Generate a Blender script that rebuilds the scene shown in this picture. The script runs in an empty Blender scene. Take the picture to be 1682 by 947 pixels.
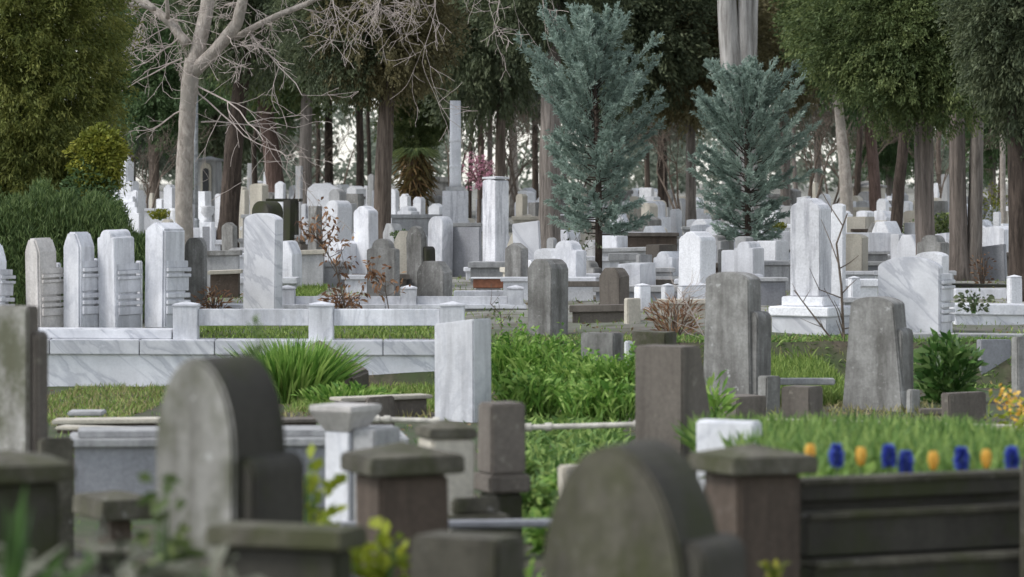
import bpy, bmesh, math, random
import numpy as np
from mathutils import Vector, Matrix
R = math.radians
random.seed(7); rng = np.random.default_rng(11)
S = bpy.context.scene
COL = S.collection
F = 5140.0; EZ = 1.9; HY = 300.0; CX = 841.0          # focal length in photo pixels, eye height, horizon row, centre column

# ------------------------------------------------------------------ terrain
DR = [(-40,1.9),(12,1.95),(16,2.05),(20,2.1),(25,2.15),(30,2.2),(36.12,2.36),(36.45,1.86),(40,1.84),(45,1.75),(52,1.75),(60,1.7),(75,1.55),(90,1.4),(110,1.2),(140,.95),(200,.6),(320,.3),(700,.2)]
def gz(Y):
    for (a,da),(b,db) in zip(DR, DR[1:]):
        if Y <= b: return EZ-(da+(db-da)*max(0,(Y-a))/(b-a))
    return EZ-.2
def PX(px, Y): return (px-CX)/F*Y
def PZ(py, Y): return EZ-(py-HY)/F*Y
def P(px, py, Y): return Vector((PX(px,Y), Y, PZ(py,Y)))

# ------------------------------------------------------------------ materials
def nodes(name):
    m = bpy.data.materials.new(name); m.use_nodes = True
    nt = m.node_tree; nt.nodes.clear()
    out = nt.nodes.new('ShaderNodeOutputMaterial')
    return m, nt, out
def N(nt, typ, **kw):
    n = nt.nodes.new(typ)
    for k, v in kw.items():
        if k[:2] == 'i_':
            key = k[2:].replace('_', ' ')
            n.inputs[int(key) if key.isdigit() else key].default_value = v
        else: setattr(n, k, v)
    return n
def ramp(nt, fac, stops):
    r = nt.nodes.new('ShaderNodeValToRGB')
    while len(r.color_ramp.elements) < len(stops): r.color_ramp.elements.new(.5)
    for e, (p, c) in zip(r.color_ramp.elements, stops):
        e.position = p; e.color = (c, c, c, 1) if not isinstance(c, tuple) else (*c, 1)
    nt.links.new(fac, r.inputs[0]); return r.outputs[0]
def mix(nt, fac, a, b, mode='MIX'):
    m = nt.nodes.new('ShaderNodeMix'); m.data_type = 'RGBA'; m.blend_type = mode
    for s, v in ((m.inputs[0], fac), (m.inputs[6], a), (m.inputs[7], b)):
        if isinstance(v, bpy.types.NodeSocket): nt.links.new(v, s)
        elif isinstance(v, tuple): s.default_value = (*v, 1)
        else: s.default_value = v
    return m.outputs[2]
def stone_mat(name, base, dark, streak=.6, vein=None, moss=None, mossamt=.5, spot=None, rough=.75, sz=5, thr=.45, gloss=.35, grain=1., vs=1., diag=False, zst=.10, blot=0):
    m, nt, out = nodes(name); L = nt.links.new
    tc = N(nt, 'ShaderNodeTexCoord'); oi = N(nt, 'ShaderNodeObjectInfo')
    w = N(nt, 'ShaderNodeMath', operation='MULTIPLY', i_1=37.0); L(oi.outputs['Random'], w.inputs[0])
    def noise(scale, sc=(1,1,1), detail=4, rough=.6, dist=0, rot=(0,0,0)):
        mp = N(nt, 'ShaderNodeMapping'); mp.inputs['Scale'].default_value = sc; mp.inputs['Rotation'].default_value = rot
        if any(rot): mp.vector_type = 'TEXTURE'; mp.inputs['Scale'].default_value = [1/q for q in sc]
        L(tc.outputs['Object'], mp.inputs[0])
        n = N(nt, 'ShaderNodeTexNoise', noise_dimensions='4D'); n.inputs['Scale'].default_value = scale
        n.inputs['Detail'].default_value = detail; n.inputs['Roughness'].default_value = rough; n.inputs['Distortion'].default_value = dist
        L(mp.outputs[0], n.inputs['Vector']); L(w.outputs[0], n.inputs['W']); return n.outputs['Fac']
    big = ramp(nt, noise(1.6), [(.3, .78), (.7, 1.1)])
    c = mix(nt, 1.0, base, big, 'MULTIPLY')
    if vein:
        v = ramp(nt, noise(1.3*vs, (1.0,1.5,4.2) if diag else (1.5,1.5,.8), 5, .55, .9 if diag else 1.3, (0,.75,0) if diag else (0,0,0)), [(.41, 0.), (.485, .9), (.505, .25), (.6, 0.)])
        vm = N(nt, 'ShaderNodeMath', operation='MULTIPLY', i_1=.55); L(v, vm.inputs[0])
        c = mix(nt, vm.outputs[0], c, vein)
    st = ramp(nt, noise(sz, (1,1,zst), 5, .65), [(thr, 0.), (thr+.25, streak)])
    c = mix(nt, st, c, dark)
    if blot: c = mix(nt, ramp(nt, noise(4.2, (1,1,1), 7, .75), [(.42, 0.), (.62, blot)]), c, dark)
    gr = ramp(nt, noise(38, (1,1,1), 3, .7), [(.3, 1-.18*grain), (.7, 1+.12*grain)])
    c = mix(nt, 1.0, c, gr, 'MULTIPLY')
    if spot:
        sp = ramp(nt, noise(11, (1,1,1), 6, .7), [(.60, 0.), (.68, .8)]); c = mix(nt, sp, c, spot)
    if moss:
        mo = ramp(nt, noise(2.6, (1,1,.7), 6, .72), [(.62-mossamt*.3, 0.), (.76-mossamt*.3, .85)]); c = mix(nt, mo, c, moss)
    hs = N(nt, 'ShaderNodeHueSaturation'); mr = N(nt, 'ShaderNodeMapRange'); mr.inputs[3].default_value = .84; mr.inputs[4].default_value = 1.12
    L(oi.outputs['Random'], mr.inputs[0]); L(mr.outputs[0], hs.inputs['Value']); L(c, hs.inputs['Color'])
    b = N(nt, 'ShaderNodeBsdfPrincipled'); b.inputs['Roughness'].default_value = rough; b.inputs['Specular IOR Level'].default_value = gloss
    L(hs.outputs[0], b.inputs['Base Color'])
    bp = N(nt, 'ShaderNodeBump'); bp.inputs['Strength'].default_value = .35; bp.inputs['Distance'].default_value = .01
    L(noise(55, (1,1,1), 4, .7), bp.inputs['Height']); L(bp.outputs[0], b.inputs['Normal'])
    L(b.outputs[0], out.inputs[0]); return m
def leaf_mat(name, a, b_, trans=.25, rough=.6, mid=None):
    m, nt, out = nodes(name); L = nt.links.new
    at = N(nt, 'ShaderNodeAttribute', attribute_name='rnd')
    stops = [(0., a), (1., b_)] if mid is None else [(0., a), (.5, mid), (1., b_)]
    c = ramp(nt, at.outputs['Fac'], stops)
    p = N(nt, 'ShaderNodeBsdfPrincipled'); p.inputs['Roughness'].default_value = rough; p.inputs['Specular IOR Level'].default_value = .3
    L(c, p.inputs['Base Color'])
    t = N(nt, 'ShaderNodeBsdfTranslucent'); L(c, t.inputs[0])
    ms = N(nt, 'ShaderNodeMixShader'); ms.inputs[0].default_value = trans
    L(p.outputs[0], ms.inputs[1]); L(t.outputs[0], ms.inputs[2]); L(ms.outputs[0], out.inputs[0]); return m
def bark_mat(name, a, b_, zs=.25, scale=9, patch=None):
    m, nt, out = nodes(name); L = nt.links.new
    tc = N(nt, 'ShaderNodeTexCoord'); mp = N(nt, 'ShaderNodeMapping'); mp.inputs['Scale'].default_value = (1,1,zs); L(tc.outputs['Object'], mp.inputs[0])
    n = N(nt, 'ShaderNodeTexNoise', i_Scale=scale, i_Detail=6., i_Roughness=.7, i_Distortion=.6); L(mp.outputs[0], n.inputs['Vector'])
    c = ramp(nt, n.outputs['Fac'], [(.3, a), (.68, b_)])
    if patch:
        n2 = N(nt, 'ShaderNodeTexNoise', i_Scale=5., i_Detail=4.); L(tc.outputs['Object'], n2.inputs['Vector'])
        c = mix(nt, ramp(nt, n2.outputs['Fac'], [(.52, 0.), (.6, .8)]), c, patch)
    p = N(nt, 'ShaderNodeBsdfPrincipled'); p.inputs['Roughness'].default_value = .9; p.inputs['Specular IOR Level'].default_value = .15
    L(c, p.inputs['Base Color'])
    bp = N(nt, 'ShaderNodeBump'); bp.inputs['Strength'].default_value = .8; bp.inputs['Distance'].default_value = .04
    L(n.outputs['Fac'], bp.inputs['Height']); L(bp.outputs[0], p.inputs['Normal'])
    L(p.outputs[0], out.inputs[0]); return m
def ground_mat(name):
    m, nt, out = nodes(name); L = nt.links.new
    tc = N(nt, 'ShaderNodeTexCoord')
    def noise(s, d=5): 
        n = N(nt, 'ShaderNodeTexNoise', i_Scale=s, i_Detail=float(d), i_Roughness=.65); L(tc.outputs['Object'], n.inputs['Vector']); return n.outputs['Fac']
    c = ramp(nt, noise(9), [(.3, (.030,.024,.016)), (.6, (.085,.070,.048)), (.8, (.13,.11,.085))])
    c = mix(nt, ramp(nt, noise(.8), [(.42, 0.), (.58, .85)]), c, (.040,.065,.018))
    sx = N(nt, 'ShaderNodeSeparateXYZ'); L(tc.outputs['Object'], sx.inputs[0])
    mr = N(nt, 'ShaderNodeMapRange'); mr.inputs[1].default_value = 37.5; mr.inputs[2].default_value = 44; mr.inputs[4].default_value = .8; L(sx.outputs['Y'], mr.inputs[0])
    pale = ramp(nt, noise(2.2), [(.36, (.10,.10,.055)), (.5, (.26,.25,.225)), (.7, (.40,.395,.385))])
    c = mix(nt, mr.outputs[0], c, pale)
    p = N(nt, 'ShaderNodeBsdfPrincipled'); p.inputs['Roughness'].default_value = .95; L(c, p.inputs['Base Color'])
    bp = N(nt, 'ShaderNodeBump'); bp.inputs['Strength'].default_value = .6; L(noise(30), bp.inputs['Height']); L(bp.outputs[0], p.inputs['Normal'])
    L(p.outputs[0], out.inputs[0]); return m
def plain(name, c, rough=.6, metal=0):
    m, nt, out = nodes(name); p = N(nt, 'ShaderNodeBsdfPrincipled')
    n = N(nt, 'ShaderNodeTexNoise', i_Scale=14., i_Detail=5.); tc = N(nt, 'ShaderNodeTexCoord'); nt.links.new(tc.outputs['Object'], n.inputs['Vector'])
    nt.links.new(mix(nt, 1., c, ramp(nt, n.outputs['Fac'], [(.3, .65), (.7, 1.15)]), 'MULTIPLY'), p.inputs['Base Color'])
    p.inputs['Roughness'].default_value = rough; p.inputs['Metallic'].default_value = metal
    nt.links.new(p.outputs[0], out.inputs[0]); return m

M = {
 'marble': stone_mat('white_marble', (.76,.765,.795), (.36,.36,.38), .75, vein=(.44,.455,.50), rough=.45, sz=7, thr=.47, gloss=.4, grain=.6, vs=.8),
 'marble2': stone_mat('veined_marble', (.75,.755,.785), (.50,.50,.53), .3, vein=(.26,.275,.33), rough=.4, sz=4, thr=.5, gloss=.4, grain=.35, vs=.55, diag=True),
 'marble3': stone_mat('stained_marble', (.66,.63,.60), (.36,.33,.30), .6, vein=(.48,.46,.44), rough=.6, sz=7, thr=.45, spot=(.5,.47,.42)),
 'litter': leaf_mat('fallen_dry_leaves', (.07,.045,.025), (.30,.22,.13), mid=(.16,.11,.06)),
 'chalk': stone_mat('bright_marble', (.80,.805,.83), (.44,.44,.46), .5, rough=.55, sz=9, thr=.52),
 'stripe': stone_mat('streaked_marble', (.77,.77,.80), (.20,.20,.24), 1.0, rough=.5, sz=11, thr=.50),
 'cream': stone_mat('cream_limestone', (.56,.52,.44), (.26,.23,.19), .5, rough=.8),
 'grey': stone_mat('weathered_grey_stone', (.335,.33,.315), (.085,.080,.072), .80, spot=(.44,.44,.43), rough=.9, sz=5.5, thr=.42, zst=.17, blot=.5),
 'lgrey': stone_mat('pale_grey_stone', (.43,.43,.43), (.16,.16,.16), .6, spot=(.3,.3,.28), rough=.85, sz=7, thr=.45),
 'brown': stone_mat('brown_stone', (.155,.136,.117), (.045,.037,.031), .6, spot=(.26,.24,.2), rough=.9, sz=6, thr=.45),
 'brick': stone_mat('red_brown_granite', (.105,.080,.062), (.032,.024,.019), .6, spot=(.21,.18,.155), rough=.85, sz=14, thr=.45),
 'dark': stone_mat('dark_mossy_stone', (.060,.056,.046), (.022,.020,.017), .6, moss=(.038,.044,.016), rough=.9),
 'mossy': stone_mat('moss_stained_stone', (.150,.140,.110), (.036,.033,.024), .6, moss=(.055,.060,.024), mossamt=.45, spot=(.26,.25,.23), rough=.95, sz=5, thr=.42, zst=.2, blot=.6),
 'pale_mossy': stone_mat('pale_stained_stone', (.44,.43,.40), (.10,.096,.078), .85, moss=(.085,.088,.05), mossamt=.55, spot=(.60,.60,.58), rough=.9, sz=5, thr=.40),
 'bluegrey': stone_mat('blue_grey_slab', (.30,.305,.325), (.15,.15,.165), .45, rough=.6),
 'terracotta': plain('terracotta', (.28,.12,.07), .85),
 'metal': plain('grey_painted_metal', (.36,.38,.40), .5, .3),
 'pipe': plain('chalky_white_pipe', (.55,.52,.46), .7),
 'glassdark': plain('dark_opening', (.02,.02,.022), .5),
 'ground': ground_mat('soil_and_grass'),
 'bark_pale': bark_mat('pale_bark', (.20,.175,.15), (.50,.45,.40), .45, 11, patch=(.30,.275,.24)),
 'bark_white': bark_mat('white_bark', (.20,.185,.17), (.62,.60,.57), .10, 8),
 'bark_brown': bark_mat('brown_bark', (.05,.038,.031), (.21,.17,.14), .09, 16),
 'bark_red': bark_mat('red_brown_bark', (.055,.037,.031), (.20,.14,.118), .15, 16),
 'bark_mid': bark_mat('ridged_brown_bark', (.072,.061,.054), (.27,.228,.20), .08, 15),
 'bark_dark': bark_mat('dark_bark', (.020,.016,.013), (.11,.085,.07), .15, 16),
 'bark_grey': bark_mat('grey_bark', (.075,.065,.057), (.30,.265,.235), .09, 15),
 'twig': bark_mat('pale_twigs', (.34,.29,.26), (.55,.48,.44), .6, 8),
 'twig_dark': bark_mat('dark_twigs', (.09,.07,.055), (.2,.16,.13), .6, 8),
 'l_olive': leaf_mat('olive_conifer_leaves', (.065,.090,.022), (.32,.32,.085), mid=(.165,.19,.046), trans=.35),
 'l_dark': leaf_mat('dark_green_leaves', (.052,.080,.028), (.22,.26,.095), mid=(.11,.15,.054), trans=.35),
 'l_black': leaf_mat('deep_green_leaves', (.048,.066,.038), (.185,.21,.115), mid=(.10,.125,.066), trans=.35),
 'l_brown': leaf_mat('brown_green_leaves', (.10,.092,.046), (.30,.27,.14), mid=(.18,.16,.08), trans=.35),
 'l_pine': leaf_mat('pine_green_leaves', (.045,.085,.034), (.17,.25,.105), mid=(.09,.15,.06), trans=.35),
 'l_blue': leaf_mat('blue_green_sprays', (.11,.155,.128), (.50,.60,.52), mid=(.27,.355,.30), trans=.3),
 'l_gold': leaf_mat('yellow_green_leaves', (.11,.14,.02), (.36,.34,.05), mid=(.21,.23,.035)),
 'l_hedge': leaf_mat('rosemary_leaves', (.040,.075,.024), (.22,.29,.11), mid=(.10,.155,.05), trans=.35),
 'l_grass': leaf_mat('fresh_grass', (.08,.15,.025), (.34,.42,.12), mid=(.18,.27,.055)),
 'l_weed': leaf_mat('lush_weed_leaves', (.07,.17,.028), (.38,.52,.14), mid=(.18,.33,.06), trans=.35),
 'l_bed': leaf_mat('flower_bed_leaves', (.06,.13,.03), (.32,.42,.12), mid=(.16,.27,.065), trans=.3),
 'l_shrub': leaf_mat('glossy_shrub_leaves', (.035,.09,.022), (.25,.36,.13), mid=(.08,.17,.04), rough=.35),
 'l_lime': leaf_mat('lime_weed_leaves', (.15,.21,.02), (.42,.46,.05), trans=.35),
 'l_fg': leaf_mat('broad_blades', (.03,.08,.02), (.09,.17,.04), trans=.3),
 'l_dry': leaf_mat('dry_grey_leaves', (.06,.068,.042), (.22,.22,.17)),
 'l_rust': leaf_mat('rusty_leaves', (.12,.060,.035), (.40,.24,.13), mid=(.24,.13,.075)),
 'l_palm': leaf_mat('dry_palm_fronds', (.07,.055,.025), (.22,.13,.055), mid=(.12,.10,.035)),
 'l_pink': leaf_mat('pink_blossom', (.42,.16,.24), (.72,.42,.50)),
 'l_far': leaf_mat('far_wood_leaves', (.10,.12,.09), (.30,.33,.26), mid=(.18,.21,.16), trans=.45),
 'petal_o': leaf_mat('orange_petals', (.70,.38,.04), (.85,.58,.16), trans=.3, rough=.5),
 'petal_b': leaf_mat('blue_florets', (.04,.07,.42), (.16,.22,.68), trans=.3, rough=.5),
 'l_straw': leaf_mat('straw_grass', (.16,.15,.06), (.46,.40,.20), mid=(.28,.27,.10)),
 'stem': plain('green_stems', (.08,.15,.04), .7),
}

# ------------------------------------------------------------------ object helpers
def tag(o, label, cat, group=None, kind=None):
    if label: o['label'] = label
    if cat: o['category'] = cat
    if group: o['group'] = group
    o['kind'] = kind or 'thing'
    return o
def thing(name, label, cat, loc, rz=0, group=None, rx=0):
    o = bpy.data.objects.new(name, None); COL.objects.link(o); o.empty_display_size = .2
    o.location = loc; o.rotation_euler = (rx, 0, rz); return tag(o, label, cat, group)
def link(name, me, mat, parent=None):
    me.materials.append(M[mat]); o = bpy.data.objects.new(name, me); COL.objects.link(o)
    if parent: o.parent = parent
    return o
def bm_obj(name, bm, mat, parent=None, bevel=.008, smooth=False):
    if bevel:
        bm.normal_update()
        es = [e for e in bm.edges if len(e.link_faces) == 2 and e.calc_face_angle(0) > .6]
        if es: bmesh.ops.bevel(bm, geom=es, offset=bevel, segments=2, affect='EDGES', clamp_overlap=True)
    me = bpy.data.meshes.new(name); bm.to_mesh(me); bm.free()
    if smooth: me.polygons.foreach_set('use_smooth', [True]*len(me.polygons))
    return link(name, me, mat, parent)
def box(bm, x0, x1, y0, y1, z0, z1, taper=0):
    t = taper
    v = [bm.verts.new(p) for p in ((x0,y0,z0),(x1,y0,z0),(x1,y1,z0),(x0,y1,z0),(x0+t,y0+t,z1),(x1-t,y0+t,z1),(x1-t,y1-t,z1),(x0+t,y1-t,z1))]
    for f in ((0,3,2,1),(4,5,6,7),(0,1,5,4),(1,2,6,5),(2,3,7,6),(3,0,4,7)): bm.faces.new([v[i] for i in f])
def pyramid(bm, x0, x1, y0, y1, z0, z1, zt):
    box(bm, x0, x1, y0, y1, z0, z1)
    v = [bm.verts.new(p) for p in ((x0,y0,z1+.001),(x1,y0,z1+.001),(x1,y1,z1+.001),(x0,y1,z1+.001),((x0+x1)/2,(y0+y1)/2,zt))]
    for f in ((0,1,4),(1,2,4),(2,3,4),(3,0,4),(3,2,1,0)): bm.faces.new([v[i] for i in f])
def prism(bm, pts, y0, y1):
    a = [bm.verts.new((u, y0, z)) for u, z in pts]; b = [bm.verts.new((u, y1, z)) for u, z in pts]
    n = len(pts); bm.faces.new(a); bm.faces.new(list(reversed(b)))
    for i in range(n): bm.faces.new((a[i], b[i], b[(i+1) % n], a[(i+1) % n]))
    bmesh.ops.recalc_face_normals(bm, faces=bm.faces[:])
def lathe(bm, prof, seg=20, c=(0,0,0)):
    rings = [[bm.verts.new((c[0]+r*math.cos(2*math.pi*i/seg), c[1]+r*math.sin(2*math.pi*i/seg), c[2]+z)) for i in range(seg)] for r, z in prof]
    for a, b in zip(rings, rings[1:]):
        for i in range(seg): bm.faces.new((a[i], a[(i+1) % seg], b[(i+1) % seg], b[i]))
    bm.faces.new(list(reversed(rings[0]))); bm.faces.new(rings[-1])
def tube(bm, pts, rad, seg=8, wob=0.0):
    prev = None; rings = []
    for i, p in enumerate(pts):
        p = Vector(p); t = (Vector(pts[min(i+1, len(pts)-1)])-Vector(pts[max(i-1, 0)])).normalized()
        ref = Vector((0,1,0)) if abs(t.y) < .9 else Vector((1,0,0))
        s = t.cross(ref).normalized(); u = s.cross(t)
        r = rad[i]
        rings.append([bm.verts.new(p+(s*math.cos(2*math.pi*k/seg)+u*math.sin(2*math.pi*k/seg))*r*(1+random.uniform(-wob, wob))) for k in range(seg)])
    for a, b in zip(rings, rings[1:]):
        for k in range(seg): bm.faces.new((a[k], a[(k+1) % seg], b[(k+1) % seg], b[k]))
    bm.faces.new(list(reversed(rings[0]))); bm.faces.new(rings[-1])

def outline(shape, w, h, flare=0):
    a, b = -w/2, w/2
    def arc(c, rx, z0, rz, t0, t1, n=14, p=1.0): return [(c+rx*math.cos(R(t0+(t1-t0)*i/n)), z0+rz*math.sin(R(t0+(t1-t0)*i/n))**p) for i in range(n+1)]
    base = [(a-flare, 0), (b+flare, 0)]
    if shape == 'flat': return base+[(b, h), (a, h)]
    if shape == 'slope': return base+[(b, h), (a, h-.12*w)]
    if shape == 'round': return base+arc(0, w/2, h-w/2, w/2, 0, 180, 22)
    if shape == 'oval': return base+arc(0, w/2, h-w*.95, w*.95, 0, 180, 24)
    if shape == 'gentle': return base+arc(0, w/2, h-.16*w, .16*w, 0, 180, 16, 1.3)
    if shape == 'cham': return base+[(b, h-.62*w), (b-.09*w, h-.38*w), (b-.28*w, h), (a+.28*w, h), (a+.09*w, h-.38*w), (a, h-.62*w)]
    if shape == 'oct': return base+[(b, h-.34*w), (b-.10*w, h-.17*w), (b-.26*w, h), (a+.26*w, h), (a+.10*w, h-.17*w), (a, h-.34*w)]
    if shape == 'peak': return base+[(b, h-.28*w), (0, h), (a, h-.28*w)]
    if shape == 'gothic': return base+[(b, h-.6*w), (b-.10*w, h-.36*w), (b-.26*w, h-.14*w), (0, h), (a+.26*w, h-.14*w), (a+.10*w, h-.36*w), (a, h-.6*w)]
    if shape == 'shoulder': return base+[(b, h-.30*w), (b-.16*w, h-.26*w)]+arc(0, .32*w, h-.24*w, .24*w, 0, 180)+[(a+.16*w, h-.26*w), (a, h-.30*w)]
    if shape == 'ogee': return base+[(b, h-.34*w), (b-.05*w, h-.22*w), (b-.2*w, h-.15*w), (b-.32*w, h-.05*w), (0, h), (a+.32*w, h-.05*w), (a+.2*w, h-.15*w), (a+.05*w, h-.22*w), (a, h-.34*w)]

CAT = 'gravestone'
def stone(x0, xs, x1, yt, Y, shape, mat, label, th=35, yb=None, butt=None, moulded=None, plinth=None, flare=0, lean=0, cap=None, side=None,
          name='gravestone', cat='gravestone', group='gravestones in the cemetery', bevel=.012, foot=None):
    """A stone seen by its front (left of corner column xs) and its side (right of it); th < 0 swaps the two. Stands on the ground, or at row yb."""
    if th >= 0: fw, sw, a = xs-x0, x1-xs, -R(th)
    else: fw, sw, a = x1-xs, xs-x0, R(-th)
    t = abs(R(th)); w = max(.05, fw*Y/F/math.cos(t)); d = max(.05, sw*Y/F/max(.15, math.sin(t)))
    z0 = gz(Y)-.04 if yb is None else PZ(yb, Y)
    h = PZ(yt, Y)-z0
    sx = -1 if th >= 0 else 1
    off = Matrix.Rotation(a, 3, 'Z') @ Vector((sx*w/2, d/2, 0))
    loc = Vector((PX(xs, Y), Y, z0))+off
    roll = random.uniform(-.014,.014) if yb is None else 0; lean = lean or (random.uniform(-1.1,1.1) if yb is None else 0)
    parts = butt or moulded or plinth or cap or foot
    root = thing(name, label, cat, loc, a, group, R(lean)) if parts else None
    if parts: root.rotation_euler.y = roll
    bm = bmesh.new(); prism(bm, outline(shape, w, h, flare), -d/2, d/2)
    if mat in ('grey','brown','brick','lgrey','cream','mossy') and len(bm.verts) < 26:
        for v in bm.verts: v.co += Vector((random.uniform(-1,1), random.uniform(-1,1)*.6, random.uniform(-1,1)*(v.co.z > .01)))*.006
    o = bm_obj('slab' if parts else name, bm, mat, root, bevel)
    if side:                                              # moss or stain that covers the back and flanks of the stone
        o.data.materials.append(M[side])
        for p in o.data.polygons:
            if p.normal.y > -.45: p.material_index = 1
    if not parts:
        o.location = loc; o.rotation_euler = (R(lean), roll, a); tag(o, label, cat, group); root = o
    s = -sx
    if butt:                                              # (top row, right column, material)
        bt, bx, bmt = butt; db = abs(bx-xs)*Y/F/max(.15, math.sin(t)); hb = PZ(bt, Y)-z0
        pr = min(.10, .35*abs(bx-xs)*Y/F); db = max(d+.03, (abs(bx-xs)*Y/F-pr*math.cos(t))/max(.15, math.sin(t))); rr = min(.07, pr)
        xo, xi = w/2+pr, -w*.3; bm = bmesh.new()
        prof = [(xi, 0), (xo, 0), (xo, hb-rr)]+[(xo-rr+rr*math.cos(R(q)), hb-rr+rr*math.sin(R(q))) for q in (20,40,60,80,90)]+[(xi, hb)]
        if s < 0: prof = [(-u, z) for u, z in reversed(prof)]
        prism(bm, prof, -d/2+.035, db-d/2); bm_obj('buttress', bm, bmt, root, .012)
    if moulded:
        mt, mx, mm = moulded; db = abs(mx-xs)*Y/F/max(.15, math.sin(t)); hb = PZ(mt, Y)-z0
        bm = bmesh.new(); z = 0; xa, xb = -w*.36, w/2
        if s < 0: xa, xb = -w/2, w*.36
        for k, (f, ov) in enumerate(((.22, .0), (.12, .02), (.025, -.03), (.06, .025), (.035, -.03), (.07, .022), (.03, -.02), (.20, .008), (.05, .028), (.03, -.03), (.06, .028), (.10, .0))):
            box(bm, xa, xb+.012+ov, -d/2+.04, db-d/2+ov, z, z+f*hb-.002); z += f*hb
        bm_obj('moulded_buttress', bm, mm, root, .005)
    if plinth:                                            # list of (height m, overhang m, material), going down
        z = 0
        for hh, ov, pm in plinth:
            bm = bmesh.new(); box(bm, -w/2-ov, w/2+ov, -d/2-ov, d/2+ov, z-hh, z-.002); bm_obj('plinth', bm, pm, root, .012); z -= hh
    if cap:                                               # (overhang, thickness, pyramid height, material)
        ov, tk, ph, cm = cap; bm = bmesh.new(); pyramid(bm, -w/2-ov, w/2+ov, -d/2-ov, d/2+ov, h+.002, h+tk, h+tk+ph); bm_obj('cap', bm, cm, root, .008)
    if foot:
        hh, ov, fm = foot; bm = bmesh.new(); box(bm, -w/2-ov, w/2+ov, -d/2-ov, d/2+ov, .002, hh); bm_obj('foot', bm, fm, root, .01)
    return root
def slab_between(bm, A, B, th, h, inset=0):
    """Box whose front top edge runs A -> B, th deep (away from the eye), h tall."""
    A, B = Vector(A), Vector(B); d = (B-A); d.z = 0; d.normalize(); n = Vector((-d.y, d.x, 0))
    A = A+n*inset; B = B+n*inset
    q = [A, B, B+n*th, A+n*th]
    lo = [bm.verts.new(p-Vector((0,0,h))) for p in q]; hi = [bm.verts.new(p) for p in q]
    bm.faces.new(list(reversed(lo))); bm.faces.new(hi)
    for i in range(4): j = (i+1) % 4; bm.faces.new((lo[i], lo[j], hi[j], hi[i]))
def beam(xa, ya, Ya, xb, yb, Yb, hpx, th, mat, name, label, cat, group=None, parent=None, bevel=.01):
    bm = bmesh.new(); A, B = P(xa, ya, Ya), P(xb, yb, Yb); slab_between(bm, A, B, th, hpx*Ya/F)
    c = (A+B)/2; c.z = min(v.co.z for v in bm.verts)
    bmesh.ops.translate(bm, verts=bm.verts[:], vec=-c); o = bm_obj(name, bm, mat, parent, bevel); o.location = c
    if not parent: tag(o, label, cat, group)
    return o
def wall(xa, ya, Ya, xb, yb, Yb, cap_px, th, mat, capmat, label, name='low_wall', cat='wall', group=None, ov=.045, zb=None):
    """Low wall to the ground with a coping; ya, yb are the rows of the coping's top."""
    A, B = P(xa, ya, Ya), P(xb, yb, Yb); c = (A+B)/2; c.z = gz((Ya+Yb)/2)-.05 if zb is None else zb
    root = thing(name, label, cat, c, 0, group); ch = cap_px*Ya/F
    bm = bmesh.new(); ns = max(1, round((B-A).length/.95)); g = (B-A).normalized()*.004; cuts = [0]+[(k+random.uniform(-.2,.2))/ns for k in range(1, ns)]+[1]
    for f0, f1 in zip(cuts, cuts[1:]): slab_between(bm, A.lerp(B, f0)+g, A.lerp(B, f1)-g, th, ch)
    bmesh.ops.translate(bm, verts=bm.verts[:], vec=-c); bm_obj('coping', bm, capmat, root, .008)
    d = (B-A).normalized()*ov
    bm = bmesh.new(); dz = Vector((0,0,ch+.002)); slab_between(bm, A-dz+d, B-dz-d, th-2*ov, min(A.z, B.z)-ch-c.z, ov); bmesh.ops.translate(bm, verts=bm.verts[:], vec=-c); bm_obj('wall_face', bm, mat, root, .006)
    return root

# ------------------------------------------------------------------ leaves
def leaves(name, B, D, L, W, mat, parent=None, bend=.15, rnd=None, mid=.5, basew=.25):
    n = len(B); D = D/np.maximum(np.linalg.norm(D, axis=1, keepdims=True), 1e-6)
    Q = rng.normal(size=(n,3)); Sv = np.cross(D, Q); Sv /= np.maximum(np.linalg.norm(Sv, axis=1, keepdims=True), 1e-6)
    L = np.broadcast_to(np.asarray(L, float), (n,))[:, None]; W = np.broadcast_to(np.asarray(W, float), (n,))[:, None]
    g = np.array([0,0,-1.])
    mp = B+D*L*mid+g*L*bend*.25; tp = B+D*L+g*L*bend
    V = np.stack([B-Sv*W*.5*basew, B+Sv*W*.5*basew, mp+Sv*W*.5, tp, mp-Sv*W*.5], 1).reshape(-1, 3)
    i = np.arange(n)[:, None]*5
    loops = np.concatenate([i+np.array([[0,1,2,4]]), i+np.array([[4,2,3]])], 1).reshape(-1)
    st = (np.arange(n)[:, None]*7+np.array([[0,4]])).reshape(-1); tot = np.tile([4,3], n)
    me = bpy.data.meshes.new(name); me.vertices.add(len(V)); me.vertices.foreach_set('co', V.astype(np.float32).reshape(-1))
    me.loops.add(len(loops)); me.loops.foreach_set('vertex_index', loops.astype(np.int32))
    me.polygons.add(2*n); me.polygons.foreach_set('loop_start', st.astype(np.int32)); me.polygons.foreach_set('loop_total', tot.astype(np.int32))
    r = rng.random(n) if rnd is None else np.clip(rnd, 0, 1)
    at = me.attributes.new('rnd', 'FLOAT', 'FACE'); at.data.foreach_set('value', np.repeat(r, 2).astype(np.float32))
    me.update(calc_edges=True)
    return link(name, me, mat, parent)
def unit(n):
    v = rng.normal(size=(n,3)); return v/np.linalg.norm(v, axis=1, keepdims=True)
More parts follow.
